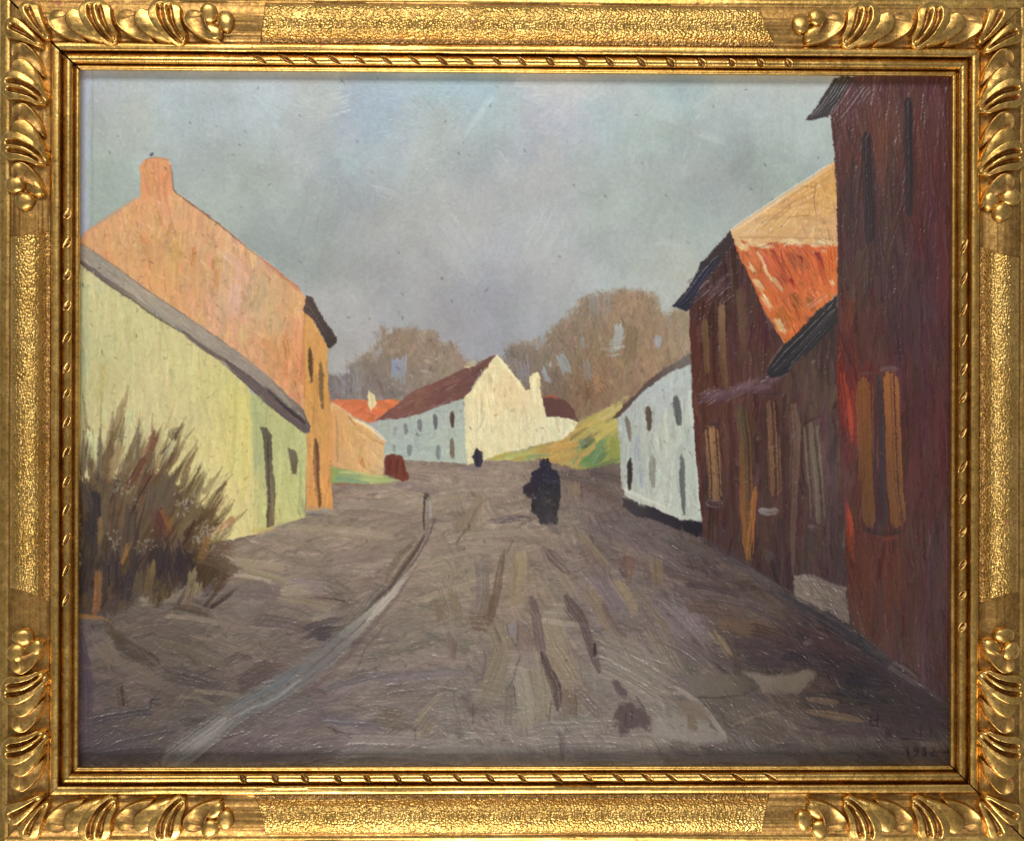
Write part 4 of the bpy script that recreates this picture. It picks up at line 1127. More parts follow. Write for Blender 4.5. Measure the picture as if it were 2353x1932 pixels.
field([ORG], 260, (14, 40), (3, 7), [50, 80, 120, 20], 0.06, 0.9, 0.016, 0.55, 0.5)
for x, y, l_, w_, a, c in [(447, 590, 46, 10, 95, (196, 128, 66)), (388, 530, 34, 8, 110, (200, 138, 80)), (405, 580, 50, 34, 95, (202, 160, 92)), (540, 690, 70, 26, 95, (220, 178, 156)), (536, 600, 60, 20, 40, (222, 178, 146)), (590, 700, 60, 40, 95, (196, 166, 124)), (640, 750, 60, 50, 90, (200, 166, 122)),
                           (600, 670, 40, 20, 100, (192, 164, 122)), (500, 640, 50, 16, 95, (210, 148, 92)), (490, 610, 30, 7, 95, (200, 134, 76)), (660, 800, 60, 20, 80, (200, 138, 84)), (620, 800, 50, 20, 50, (204, 142, 92)), (560, 680, 30, 6, 60, (206, 142, 96)), (330, 550, 40, 22, 60, (218, 150, 92)),
                           (690, 840, 90, 16, 92, (222, 142, 96)), (655, 850, 40, 12, 95, (214, 140, 88))]:
    dab(x, y, l_, w_, math.radians(a), C(*c), 0.75, 0.8, 0.1, 0.35)
line([(337, 399), (362, 398)], 3, (170, 104, 62), 0.7, 0.4)
line([(364, 378), (366, 440)], 2.5, (182, 116, 74), 0.5, 0.4)
line([(334, 366), (358, 359), (390, 368)], 3.5, (128, 84, 66), 0.6, 0.6)
line([(394, 380), (400, 442), (450, 475), (505, 516), (559, 560), (600, 594)], [3, 4, 6, 6, 5, 3], (96, 76, 70), 0.85, 0.6)
line([(590, 585), (637, 624), (690, 670)], [4, 9, 10], (188, 108, 72), 0.8, 0.8)
line([(186, 545), (250, 498), (320, 450)], [6, 8, 5], (216, 142, 88), 0.7, 0.8)
line([(344, 356), (352, 350)], 6, (58, 56, 66), 0.8, 0.7)
line([(318, 342), (360, 340)], 2.5, (132, 136, 124), 0.5, 0.3)
fill([(700, 688), (718, 734), (745, 786), (753, 800), (753, 860), (757, 915), (759, 1038), (761, 1115), (766, 1170), (704, 1174), (702, 940)],
     [(712, 760, (216, 158, 90)), (735, 800, (212, 158, 82)), (720, 900, (208, 154, 80)), (750, 900, (204, 142, 64)), (730, 960, (206, 152, 86)), (715, 1080, (218, 158, 92)), (750, 1080, (212, 154, 80)), (755, 1150, (208, 144, 74))], ORGF, 0.7, 1.5, 0.5)
field([ORGF], 130, (24, 70), (4, 9), [88, 93], 0.05, 1.0, 0.014)
line([(701, 720), (699, 800), (702, 930)], 5, (196, 128, 70), 0.7, 0.8)
fill([(703, 678), (718, 684), (739, 724), (757, 755), (773, 774), (771, 788), (755, 801), (745, 786), (730, 756), (717, 734), (704, 722), (697, 710), (702, 700)], [(715, 700, (90, 74, 68)), (740, 750, (84, 72, 68)), (762, 785, (70, 62, 60))], ORGR, 1.0, 1.6, 0.7)
for p in [[(712, 690), (740, 740), (764, 784)], [(706, 706), (730, 748), (752, 792)]]:
    line(p, 8, (76, 64, 62), 0.7, 1.2, ORGR)
for x, y, w_, h_, c in [(715, 838, 10, 84, (92, 68, 48)), (739, 884, 11, 112, (118, 94, 62))]:
    lens(x, y, w_, h_, c, reg('painted_window', ORG), 0.03, 0.92, 0.7)
od = reg('painted_door', ORG, 'dark narrow painted door')
line([(725, 1010), (726, 1040), (728, 1100), (735, 1165)], [10, 17, 11, 11], (88, 60, 48), 0.92, 0.8, od, 0.2, (0.05, 0.02))
line([(706, 1172), (730, 1176), (756, 1174)], 18, (150, 148, 146), 0.8, 0.9, None, 0.4)
line([(712, 1182), (745, 1184)], 7, (96, 88, 86), 0.7, 0.7)

# ---- green house
GRN = reg('painted_house', None, 'low pale green painted house with a sloping grey roof')
GRNR = reg('painted_roof', GRN, 'sloping taupe grey painted roof edge')
fill([(180, 598), (232, 636), (310, 686), (388, 742), (481, 812), (565, 876), (578, 905), (590, 1226), (430, 1260), (180, 1300)],
     [(200, 640, (203, 198, 146)), (240, 720, (204, 196, 140)), (300, 740, (204, 198, 138)), (420, 820, (208, 198, 138)), (500, 880, (206, 196, 126)), (560, 940, (208, 196, 114)), (200, 800, (188, 189, 138)), (240, 860, (192, 183, 128)), (330, 900, (208, 194, 142)), (440, 960, (206, 193, 138)), (540, 1040, (212, 200, 122)),
      (460, 1080, (212, 198, 136)), (550, 1160, (214, 198, 132)), (500, 1180, (214, 198, 136)), (300, 1000, (200, 189, 140))], GRN, 0.7, 1.5, 0.4)
fill([(575, 900), (620, 930), (674, 968), (704, 994), (703, 1080), (701, 1188), (634, 1210), (588, 1224), (583, 1060)], [(590, 960, (178, 183, 126)), (640, 960, (184, 187, 122)), (690, 1010, (190, 191, 128)), (600, 1120, (190, 187, 122)), (670, 1130, (192, 193, 122)), (590, 1060, (168, 175, 126)), (650, 1190, (196, 191, 122))], GRN, 0.6, 1.5, 0.4)
field([GRN], 700, (40, 120), (6, 15), [88, 93, 80], 0.025, 0.7, 0.010, 0.65)
field([GRN], 160, (14, 40), (2.5, 5), [60, 100, 130], 0.06, 0.8, 0.012, 0.5, 0.5)
for x, y, l_, w_, a, c in [(196, 760, 220, 18, 90, (186, 191, 148)), (196, 880, 140, 16, 90, (180, 189, 146)), (565, 1050, 200, 14, 92, (218, 204, 116)), (540, 960, 160, 20, 92, (214, 202, 120)), (578, 1080, 260, 6, 91, (220, 206, 134)), (588, 1010, 180, 8, 91, (164, 173, 128)), (235, 875, 80, 14, 95, (186, 172, 106)),
                           (465, 940, 80, 10, 92, (196, 182, 122)), (590, 1180, 70, 12, 92, (206, 193, 126)), (690, 1120, 140, 10, 92, (180, 189, 126)), (640, 1110, 150, 10, 92, (198, 198, 134))]:
    dab(x, y, l_, w_, math.radians(a), C(*c), 0.65, 0.8, 0.03, 0.3)
line([(577, 1220), (610, 1218), (630, 1212)], 12, (202, 172, 92), 0.7, 0.8)
gd = reg('painted_door', GRN, 'dark grey brown painted door')
fill([(599, 981), (616, 983), (626, 1000), (627, 1080), (633, 1120), (631, 1208), (613, 1212), (612, 1130), (609, 1060), (606, 1005)], [(610, 990, (104, 94, 78)), (618, 1030, (94, 86, 70)), (622, 1100, (116, 106, 84)), (622, 1190, (122, 104, 76))], gd, 0.8, 1.6, 0.4)
line([(616, 1005), (617, 1060), (618, 1140), (616, 1210)], 4, (62, 58, 54), 0.7, 0.6)
line([(621, 1100), (630, 1200)], 5, (152, 134, 96), 0.5, 0.7)
gw = reg('painted_window', GRN)
fill([(661, 1028), (680, 1034), (686, 1056), (681, 1090), (671, 1087), (667, 1060)], [(668, 1040, (122, 116, 94)), (678, 1070, (104, 90, 70))], gw, 0.8, 1.8, 0.4)
fill([(180, 557), (232, 589), (344, 670), (465, 751), (543, 804), (612, 860), (699, 944), (714, 980), (711, 996), (700, 996), (640, 950), (574, 888), (512, 838), (434, 772), (357, 714), (248, 648), (180, 602)],
     [(220, 600, (156, 146, 132)), (340, 685, (164, 152, 134)), (470, 770, (160, 148, 132)), (560, 840, (152, 140, 128)), (640, 910, (142, 130, 120)), (700, 970, (108, 96, 92))], GRNR, 0.6, 1.4, 0.5)
field([GRNR], 160, (40, 100), (5, 11), [35, 37, 40], 0.03, 0.6, 0.008)
line([(180, 598), (232, 636), (310, 690), (388, 744), (434, 770)], [11, 13, 12, 12, 10], (92, 78, 78), 0.92, 0.7, GRNR)
line([(420, 764), (481, 808), (530, 836)], [10, 11, 8], (104, 90, 84), 0.9, 0.7, GRNR)
line([(520, 832), (570, 872), (620, 920), (674, 962), (706, 988)], [12, 22, 26, 24, 20], (90, 76, 76), 0.92, 0.9, GRNR)
line([(610, 890), (660, 940), (702, 972)], [6, 9, 8], (58, 50, 56), 0.8, 0.7, GRNR)
line([(540, 820), (600, 866), (650, 916), (700, 962)], [4, 5, 5, 4], (172, 158, 140), 0.7, 1.0, GRNR)
line([(186, 559), (240, 594), (344, 671), (400, 708), (465, 752), (543, 805)], 3, (120, 100, 86), 0.6, 0.4)

# ---- dark houses at the right
MID = reg('painted_house', None, 'dark maroon painted house with wooden shutters')
MIDR = reg('painted_roof', MID, 'yellow ochre upper slope of the painted roof')
MIDO = reg('painted_roof', MID, 'bright orange red tiled slope of the painted roof')
MIDE = reg('painted_roof', MID, 'blue black painted roof edge')
LEAN = reg('painted_roof', MID, 'blue black lean-to painted roof')
fill([(1584, 705), (1600, 670), (1660, 570), (1684, 548), (1722, 632), (1760, 720), (1805, 795), (1930, 700), (1930, 850), (1950, 1345), (1960, 1440), (1880, 1395), (1800, 1350), (1720, 1300), (1617, 1248), (1612, 1190), (1598, 1030), (1589, 900)],
     [(1600, 740, (84, 54, 50)), (1660, 620, (78, 56, 54)), (1700, 660, (80, 56, 54)), (1740, 760, (84, 52, 52)), (1620, 880, (88, 56, 46)), (1720, 830, (90, 62, 58)), (1620, 960, (94, 60, 54)), (1740, 950, (86, 58, 52)), (1850, 830, (90, 70, 62)), (1880, 900, (92, 72, 66)), (1910, 800, (74, 58, 58)), (1680, 1080, (86, 60, 56)),
      (1780, 1080, (82, 60, 56)), (1910, 1060, (94, 74, 72)), (1640, 1200, (76, 56, 54)), (1760, 1220, (78, 58, 54)), (1860, 1260, (78, 62, 60)), (1920, 1280, (76, 60, 62)), (1800, 1330, (70, 54, 54))], MID, 0.7, 1.6, 0.5)
field([MID], 700, (40, 130), (6, 14), [88, 92], 0.10, 1.0, 0.014, 0.75)
MC = (rid == MID).astype(np.float32)


def shut(pts, w_, c, name='painted_shutter', al=0.92):
    i = reg(name, MID)
    line(pts, w_, c, al, 1.0, i, 0.18, (0.03, 0.04))
    for _ in range(3):
        o = R.uniform(-.3, .3) * (w_ if not isinstance(w_, list) else w_[0])
        cc = np.array(c[0] if isinstance(c, list) else c)
        line([(p[0] + o, p[1] + 4) for p in pts], 5, tuple(cc * R.normal(1.02, .1)), 0.4, 1.2, None, 0.5)


shut([(1620, 736), (1622, 800), (1626, 856)], 14, (104, 80, 54))
shut([(1660, 700), (1662, 780), (1668, 890)], 22, [(136, 106, 78), (112, 84, 58), (100, 76, 54)])
shut([(1702, 665), (1706, 740), (1712, 830)], 20, [(96, 74, 58), (104, 80, 62), (86, 64, 54)])
shut([(1634, 984), (1640, 1060), (1645, 1146)], [30, 32, 30], [(150, 114, 76), (138, 104, 70), (140, 108, 76)])
shut([(1705, 938), (1712, 1010), (1716, 1080), (1718, 1170), (1722, 1282)], [26, 32, 36, 36, 22], [(88, 82, 60), (108, 82, 56), (126, 84, 50), (150, 92, 46), (126, 84, 44)])
shut([(1772, 920), (1774, 985), (1778, 1060), (1782, 1140)], [20, 24, 30, 26], [(118, 92, 72), (140, 98, 66), (142, 102, 70), (128, 92, 66)])
shut([(1862, 975), (1868, 1040), (1874, 1110), (1880, 1200)], [38, 40, 34, 32], [(108, 98, 82), (120, 110, 90), (114, 102, 86), (104, 92, 80)], 'painted_door')
line([(1822, 930), (1828, 1020), (1824, 1120), (1822, 1240), (1820, 1320)], [26, 22, 20, 12, 8], (120, 96, 82), 0.7, 0.9, None, 0.3, (0.1, 0.1), MC)
line([(1735, 1120), (1728, 1200), (1716, 1290)], [10, 16, 8], (172, 106, 50), 0.8, 1.0, None, 0.3)
for p, w_, c in [([(1845, 980), (1850, 970), (1870, 962), (1890, 955)], 6, (52, 40, 38)), ([(1842, 985), (1840, 1060), (1850, 1120)], 6, (60, 46, 40)), ([(1630, 972), (1650, 974)], 8, (58, 52, 62)), ([(1755, 905), (1788, 902)], 8, (62, 52, 60)), ([(1690, 938), (1718, 934)], 6, (78, 66, 72)),
                 ([(1752, 920), (1754, 1010), (1748, 1130)], 12, (70, 44, 48)), ([(1680, 960), (1684, 1120), (1690, 1260)], 14, (74, 50, 46)), ([(1800, 960), (1804, 1100), (1806, 1300)], 14, (74, 52, 50)), ([(1905, 950), (1912, 1100), (1920, 1250)], 16, (84, 68, 72)), ([(1668, 1000), (1672, 1140)], 8, (96, 66, 60)),
                 ([(1600, 960), (1608, 1100), (1618, 1230)], 14, (86, 48, 46)), ([(1592, 740), (1598, 900)], 12, (92, 50, 42)), ([(1870, 830), (1874, 930)], 12, (104, 84, 72)), ([(1845, 850), (1850, 940)], 10, (98, 74, 62)), ([(1895, 760), (1890, 900)], 12, (68, 54, 56)), ([(1640, 700), (1644, 900)], 10, (66, 42, 38))]:
    line(p, w_, c, 0.7, 1.0, None, 0.35, (0.15, 0.15), MC)
# purple string course
for k in range(14):
    t = k / 13
    x = 1622 + 165 * t
    y = 915 - 52 * t
    dab(x, y + R.normal(0, 8), 46, 16, math.radians(-22), C(*(np.array([104, 78, 84]) * R.normal(1, .07))), 0.75, 1.0, 0.1, 0.4, MC)
line([(1640, 925), (1700, 900), (1760, 900), (1780, 890)], 12, (84, 62, 66), 0.7, 0.8, None, 0.4, (.1, .1), MC)
line([(1624, 1152), (1640, 1158), (1660, 1156)], 18, (126, 116, 118), 0.8, 1.0, None, 0.4)
line([(1746, 1170), (1766, 1175), (1786, 1172)], 17, (150, 142, 142), 0.85, 1.1, None, 0.4)
line([(1860, 1210), (1890, 1215)], 12, (128, 116, 112), 0.6, 1.0, None, 0.5)
line([(1650, 1210), (1660, 1240)], 26, (70, 62, 66), 0.6, 0.8, None, 0.4)
line([(1765, 1270), (1775, 1285)], 22, (84, 80, 82), 0.6, 1.0, None, 0.5)
line([(1850, 1240), (1900, 1260), (1940, 1270)], 44, (74, 60, 60), 0.7, 0.8, None, 0.4, (.2, .2), MC)
for _ in range(26):   # glints painted as pale flecks on the impasto
    x, y = R.uniform(1600, 1910), R.uniform(760, 1180)
    dab(x, y, R.uniform(4, 9), 3, R.uniform(0, 3), C(150, 140, 134), 0.5, 1.2, 0, 0.3, MC)
WPAT = reg('painted_wall', None, 'pale scraped patch of painted wall by the kerb')
fill([(1823, 1322), (1860, 1318), (1897, 1335), (1945, 1348), (1950, 1432), (1900, 1410), (1862, 1390), (1826, 1368)], [(1850, 1345, (122, 110, 100)), (1920, 1370, (112, 98, 90)), (1940, 1420, (106, 94, 88))], WPAT, 1.2, 2.4, 0.6)
field([WPAT], 80, (24, 60), (3, 8), [20, 45, 60], 0.08, 1.3, 0.012)
# roofs
fill([(1676, 536), (1760, 480), (1850, 420), (1918, 372), (1928, 380), (1928, 572), (1816, 564), (1684, 556)], [(1720, 520, (222, 180, 128)), (1800, 500, (216, 168, 104)), (1860, 450, (212, 162, 92)), (1900, 440, (216, 164, 88)), (1850, 530, (214, 170, 120)), (1910, 530, (212, 166, 116))], MIDR, 0.7, 1.6, 0.5)
field([MIDR], 120, (26, 70), (5, 11), [-36, -30, 80, 5], 0.04, 1.4, 0.012)
line([(1680, 534), (1760, 478), (1850, 420), (1920, 376)], 12, (230, 190, 136), 0.85, 1.4, MIDR)
for p in [[(1752, 524), (1800, 482), (1830, 460), (1850, 450)], [(1780, 505), (1810, 485), (1818, 470)], [(1874, 420), (1870, 460), (1876, 500)], [(1840, 470), (1870, 465)], [(1810, 500), (1860, 496)], [(1690, 546), (1760, 545), (1850, 548), (1920, 550)]]:
    line(p, 3, (158, 108, 62), 0.7, 0.3)
fill([(1682, 550), (1740, 556), (1800, 560), (1928, 566), (1928, 672), (1870, 722), (1820, 782), (1807, 796), (1760, 722), (1722, 636)], [(1720, 590, (206, 116, 62)), (1780, 610, (202, 98, 60)), (1860, 600, (204, 106, 64)), (1910, 600, (212, 108, 54)), (1800, 680, (196, 96, 54)), (1900, 650, (214, 116, 58)),
      (1820, 730, (202, 106, 54)), (1770, 690, (206, 112, 58)), (1810, 770, (206, 108, 52)), (1860, 700, (210, 114, 62))], MIDO, 0.7, 1.6, 0.6)
field([MIDO], 220, (16, 44), (6, 12), [62, 68, 56], 0.08, 1.5, 0.022, 0.8)
for x, y, l_, w_, a, c in [(1826, 595, 50, 26, 65, (178, 94, 60)), (1846, 610, 40, 26, 65, (184, 98, 62)), (1800, 640, 40, 24, 60, (176, 84, 58)), (1884, 600, 40, 12, 75, (140, 54, 54)), (1820, 652, 22, 7, 70, (140, 34, 42)), (1842, 598, 14, 6, 70, (120, 48, 44)), (1890, 630, 50, 10, 75, (176, 76, 44)), (1830, 690, 40, 14, 55, (150, 88, 46)),
                           (1862, 700, 34, 12, 75, (156, 96, 50)), (1800, 735, 50, 24, 65, (170, 100, 46)), (1910, 600, 70, 18, 85, (214, 104, 48)), (1760, 600, 30, 14, 60, (214, 96, 76)), (1880, 690, 60, 10, -35, (212, 126, 84)), (1790, 600, 60, 8, 60, (150, 72, 48))]:
    dab(x, y, l_, w_, math.radians(a), C(*c), 0.85, 1.5, 0.1, 0.3)
for x, y, l_, w_, a in [(1700, 562, 32, 14, 50), (1712, 570, 22, 14, 20), (1740, 560, 50, 12, 8), (1762, 566, 30, 10, 2), (1815, 556, 30, 14, -15), (1830, 558, 30, 12, 20), (1890, 562, 40, 12, 4), (1905, 556, 30, 8, 10), (1912, 650, 14, 8, 60), (1892, 578, 10, 7, 0),
                        (1728, 617, 18, 10, 50), (1744, 655, 34, 13, 55), (1764, 695, 34, 13, 55), (1790, 745, 30, 13, 58), (1752, 600, 44, 8, 62), (1766, 630, 44, 8, 58), (1786, 652, 44, 7, 55), (1800, 760, 20, 10, 50)]:
    dab(x, y, l_, w_, math.radians(a), C(*(np.array([226, 200, 148]) * R.normal(1, .04))), 0.85, 1.8, 0.05, 0.35, None, MIDO)
for p in [[(1795, 575), (1800, 600), (1815, 622), (1822, 650)], [(1840, 590), (1846, 606)], [(1812, 680), (1830, 710), (1838, 740)], [(1740, 570), (1770, 562), (1790, 556)]]:
    line(p, 3, (112, 44, 36), 0.7, 0.3)
fill([(1678, 530), (1661, 549), (1640, 572), (1612, 602), (1601, 625), (1574, 670), (1544, 704), (1578, 716), (1590, 705), (1600, 682), (1650, 612), (1686, 556)], [(1600, 650, (62, 58, 68)), (1560, 700, (50, 50, 58)), (1650, 570, (66, 56, 56))], MIDE, 0.9, 1.6, 0.6)
line([(1650, 590), (1610, 640), (1575, 690), (1556, 706)], [8, 12, 14, 10], (50, 52, 72), 0.8, 1.2, MIDE)
line([(1590, 640), (1580, 650)], 8, (120, 118, 118), 0.6, 1.0)
for _ in range(12):
    dab(R.uniform(1600, 1690), R.uniform(640, 690), 40, 10, math.radians(-40), C(*(np.array([102, 74, 78]) * R.normal(1, .08))), 0.55, 1.0, 0.1, 0.4, MC)
fill([(1926, 676), (1873, 718), (1816, 780), (1775, 825), (1761, 852), (1772, 866), (1801, 864), (1858, 812), (1926, 742)], [(1880, 740, (58, 54, 56)), (1800, 830, (54, 52, 56)), (1910, 710, (66, 60, 58))], LEAN, 1.0, 1.8, 0.6)
for p in [[(1920, 690), (1850, 760), (1790, 822), (1768, 850)], [(1920, 712), (1860, 776), (1800, 840), (1780, 856)], [(1918, 730), (1860, 796), (1815, 850)]]:
    line(p, 10, tuple(np.array([62, 60, 64]) * R.normal(1, .1)), 0.7, 1.5, LEAN)
line([(1800, 792), (1778, 820), (1764, 842)], 4, (150, 130, 108), 0.6, 1.0)
line([(1812, 850), (1850, 815)], 4, (122, 96, 76), 0.6, 1.0)

TOW = reg('painted_house', None, 'very tall dark maroon painted house at the right edge')
TOWR = reg('painted_roof', TOW, 'dark painted eave')
fill([(1908, 262), (1930, 225), (1960, 176), (2210, 140), (2210, 1625), (2119, 1580), (2050, 1520), (1966, 1450), (1952, 1407), (1937, 1153), (1921, 859), (1926, 738), (1924, 500), (1919, 374)],
     [(1950, 230, (100, 70, 72)), (1950, 330, (92, 62, 60)), (2040, 230, (98, 68, 66)), (2030, 320, (104, 70, 58)), (2150, 230, (96, 62, 64)), (2150, 400, (92, 54, 54)), (1955, 480, (80, 62, 62)), (2050, 450, (84, 64, 62)), (2140, 520, (88, 54, 58)), (1960, 620, (86, 66, 62)), (2050, 620, (78, 62, 62)), (2120, 700, (82, 62, 64)),
      (2170, 700, (96, 58, 62)), (1950, 760, (92, 58, 52)), (2050, 760, (76, 58, 60)), (2130, 860, (82, 56, 58)), (1945, 880, (116, 52, 44)), (2120, 1000, (84, 54, 56)), (2170, 980, (90, 56, 60)), (1960, 1080, (92, 60, 56)), (2120, 1200, (82, 56, 56)), (2020, 1270, (90, 56, 50)), (1960, 1300, (90, 54, 48)), (2170, 1250, (80, 60, 62)), (2050, 1350, (86, 58, 50)),
      (2150, 1380, (80, 60, 60)), (2000, 1420, (86, 58, 52)), (2100, 1480, (82, 60, 58)), (2170, 1560, (72, 56, 58)), (2080, 1540, (78, 60, 60))], TOW, 0.7, 1.6, 0.4)
field([TOW], 900, (60, 180), (8, 20), [89, 91, 88], 0.07, 0.8, 0.012, 0.7)
field([TOW], 420, (30, 110), (3, 6), [89, 91], 0.13, 1.1, 0.014, 0.5, 0.5)
TC = (rid == TOW).astype(np.float32)
for p, w_, c in [([(2110, 250), (2115, 600)], 30, (104, 58, 54)), ([(2165, 300), (2170, 700)], 20, (88, 54, 58)), ([(2030, 280), (2026, 420)], 24, (116, 72, 58)), ([(2160, 480), (2172, 720)], 26, (106, 58, 62)), ([(2160, 900), (2168, 1120)], 26, (102, 56, 58)), ([(2100, 900), (2106, 1200)], 20, (88, 54, 54)),
                 ([(1958, 690), (1944, 760)], 22, (118, 66, 52)), ([(1934, 860), (1945, 940), (1955, 1020)], [20, 28, 14], (190, 72, 48)), ([(1960, 900), (1968, 1020)], 14, (156, 66, 46)), ([(1950, 920), (1958, 1010)], 10, (204, 78, 50)), ([(1946, 1158), (1952, 1220), (1962, 1290)], [12, 24, 10], (170, 62, 44)), ([(1950, 1170), (1956, 1230)], 10, (192, 74, 48)),
                 ([(1990, 1260), (1996, 1420)], 26, (100, 62, 50)), ([(2060, 1260), (2064, 1400)], 18, (112, 64, 52)), ([(2036, 1290), (2040, 1420)], 10, (120, 66, 52)), ([(2080, 1260), (2090, 1460)], 20, (84, 60, 58)), ([(1925, 560), (1928, 740)], 12, (92, 66, 62)), ([(2130, 690), (2150, 740)], 40, (72, 66, 72)), ([(2060, 700), (2058, 840)], 30, (72, 58, 60)),
                 ([(2150, 1250), (2154, 1440)], 40, (80, 64, 68)), ([(2100, 640), (2106, 840)], 24, (84, 64, 66)), ([(1975, 640), (1980, 820)], 20, (84, 64, 58)), ([(1946, 1080), (1952, 1150)], 16, (92, 72, 72))]:
    line(p, w_, c, 0.6, 0.9, None, 0.4, (.25, .25), TC)
for p in [[(1960, 190), (1935, 228), (1912, 262)], [(1985, 200), (1950, 245), (1920, 280)], [(2000, 205), (1965, 262)], [(2010, 210), (1985, 240)]]:
    line(p, 12, tuple(np.array([108, 78, 82]) * R.normal(1, .06)), 0.7, 1.4, None, 0.4, (.1, .1), TC)
fill([(1850, 274), (1880, 236), (1918, 178), (1962, 178), (1936, 216), (1914, 250), (1904, 270), (1886, 272), (1866, 276)], [(1880, 260, (74, 68, 70)), (1930, 200, (68, 64, 66))], TOWR, 0.9, 1.7, 0.6)
for p in [[(1950, 180), (1915, 232), (1884, 266)], [(1935, 182), (1895, 240), (1866, 270)], [(1958, 184), (1925, 226)]]:
    line(p, 8, tuple(np.array([80, 76, 78]) * R.normal(1, .12)), 0.7, 1.6, TOWR)
for pts, w_ in [([(1990, 306), (1994, 400), (1997, 480), (1997, 560)], [24, 30, 28, 26]), ([(2086, 228), (2088, 300), (2090, 400), (2088, 494)], [22, 27, 26, 22])]:
    i = reg('painted_window', TOW)
    line(pts, w_, (58, 52, 56), 0.92, 0.8, i, 0.2, (.04, .04))
    line([(p[0] + 3, p[1] + 8) for p in pts], 8, (48, 46, 54), 0.7, 1.2, i, 0.4)
    line([(p[0] - 8, p[1] + 20) for p in pts], 3, (112, 98, 92), 0.35, 1.2, None, 0.6)
i = reg('painted_shutter', TOW)
line([(1984, 872), (1988, 980), (1992, 1100), (1998, 1206)], [30, 32, 28, 26], [(126, 82, 46), (122, 80, 46), (112, 76, 46), (112, 80, 52)], 0.93, 1.0, i, 0.15, (.03, .03))
i = reg('painted_shutter', TOW)
line([(2046, 860), (2050, 980), (2056, 1100), (2064, 1206)], [36, 36, 38, 34], [(156, 100, 52), (142, 92, 48), (128, 88, 50), (128, 86, 46)], 0.93, 1.0, i, 0.15, (.03, .03))
i = reg('painted_window', TOW)
line([(2013, 862), (2020, 980), (2022, 1100), (2026, 1222)], [18, 26, 26, 26], (64, 58, 62), 0.93, 0.9, i, 0.15, (.03, .03))
for p in [[(2062, 880), (2068, 1000), (2078, 1180)], [(1968, 900), (1975, 1100)], [(2005, 880), (2008, 1050)]]:
    line(p, 3.5, (180, 122, 66), 0.45, 1.2, None, 0.5)
line([(2024, 850), (2046, 846), (2062, 850)], 12, (122, 108, 108), 0.6, 1.4, None, 0.5)
line([(1974, 860), (2006, 856)], 8, (108, 86, 86), 0.5, 1.0, None, 0.5)
line([(1985, 1216), (2030, 1226), (2072, 1220)], 12, (60, 48, 54), 0.7, 0.9, None, 0.4)
line([(2030, 1238), (2056, 1236), (2066, 1230)], 7, (140, 62, 52), 0.6, 0.9, None, 0.4)

# ---- kerb
KERB = reg('painted_kerb', None, 'blue black painted kerb below the dark houses')
line([(1612, 1236), (1680, 1280), (1740, 1320), (1800, 1368), (1860, 1400)], [14, 22, 28, 36, 34], (72, 66, 72), 0.7, 0.7, None, 0.4)
line([(1790, 1362), (1845, 1392), (1900, 1424), (1950, 1454), (2000, 1492), (2050, 1526)], [18, 28, 32, 34, 34, 28], [(64, 62, 68), (58, 58, 64), (50, 50, 58), (56, 54, 60), (64, 62, 66), (70, 68, 70)], 0.9, 0.9, KERB, 0.2, (.1, .05))
line([(2045, 1528), (2085, 1552), (2125, 1580)], [32, 28, 12], (92, 86, 84), 0.85, 1.0, KERB, 0.3)
line([(2060, 1526), (2066, 1520), (2080, 1524), (2110, 1552)], 3.5, (52, 44, 46), 0.7, 0.6)
line([(2120, 1576), (2185, 1625)], [8, 5], (78, 70, 70), 0.6, 0.8)

# ---- bush
BUSH = reg('painted_bush', None, 'brown bare painted bush in front of the green house')


def bst(x0, y0, x1, y1, w_, c, al=0.85, dry=0.45):
    line([(x0, y0), ((x0 + x1) / 2 + R.normal(0, 4), (y0 + y1) / 2 + R.normal(0, 4)), (x1, y1)], [w_, w_ * .9, w_ * .45], c, al, 0.9, BUSH, dry, (.05, .3))


fill([(180, 1120), (230, 1090), (300, 1080), (380, 1100), (440, 1150), (500, 1180), (480, 1260), (520, 1290), (530, 1320), (480, 1350), (390, 1350), (330, 1370), (260, 1410), (180, 1420)],
     [(210, 1150, (88, 74, 60)), (210, 1300, (66, 58, 56)), (300, 1150, (104, 86, 64)), (380, 1150, (104, 86, 68)), (450, 1180, (100, 82, 58)), (300, 1260, (88, 70, 62)), (400, 1310, (62, 52, 56)), (480, 1310, (84, 66, 50)), (250, 1380, (76, 64, 58)), (440, 1250, (100, 78, 60))], BUSH, 4, 7, 0.4, 0.92)
for k in range(260):
    x = R.uniform(182, 500)
    y = R.uniform(1040, 1400)
    if x > 420 and y < 1130:
        continue
    lean = np.interp(x, [185, 320, 500], [0.02, 0.34, 0.75]) + R.normal(0, .12)
    ln = R.uniform(50, 130) * (0.8 if y > 1250 else 1)
    c = np.array([(104, 84, 56), (116, 98, 70), (84, 68, 54), (74, 62, 58), (96, 78, 50), (120, 90, 66), (88, 62, 52)][int(R.integers(0, 7))]) * R.normal(1, .1)
    if y > 1230:
        c = c * 0.82
    bst(x, y, x + math.sin(lean) * ln, y - math.cos(lean) * ln, R.uniform(7, 18), tuple(np.clip(c, 0, 255)), R.uniform(.5, .85))
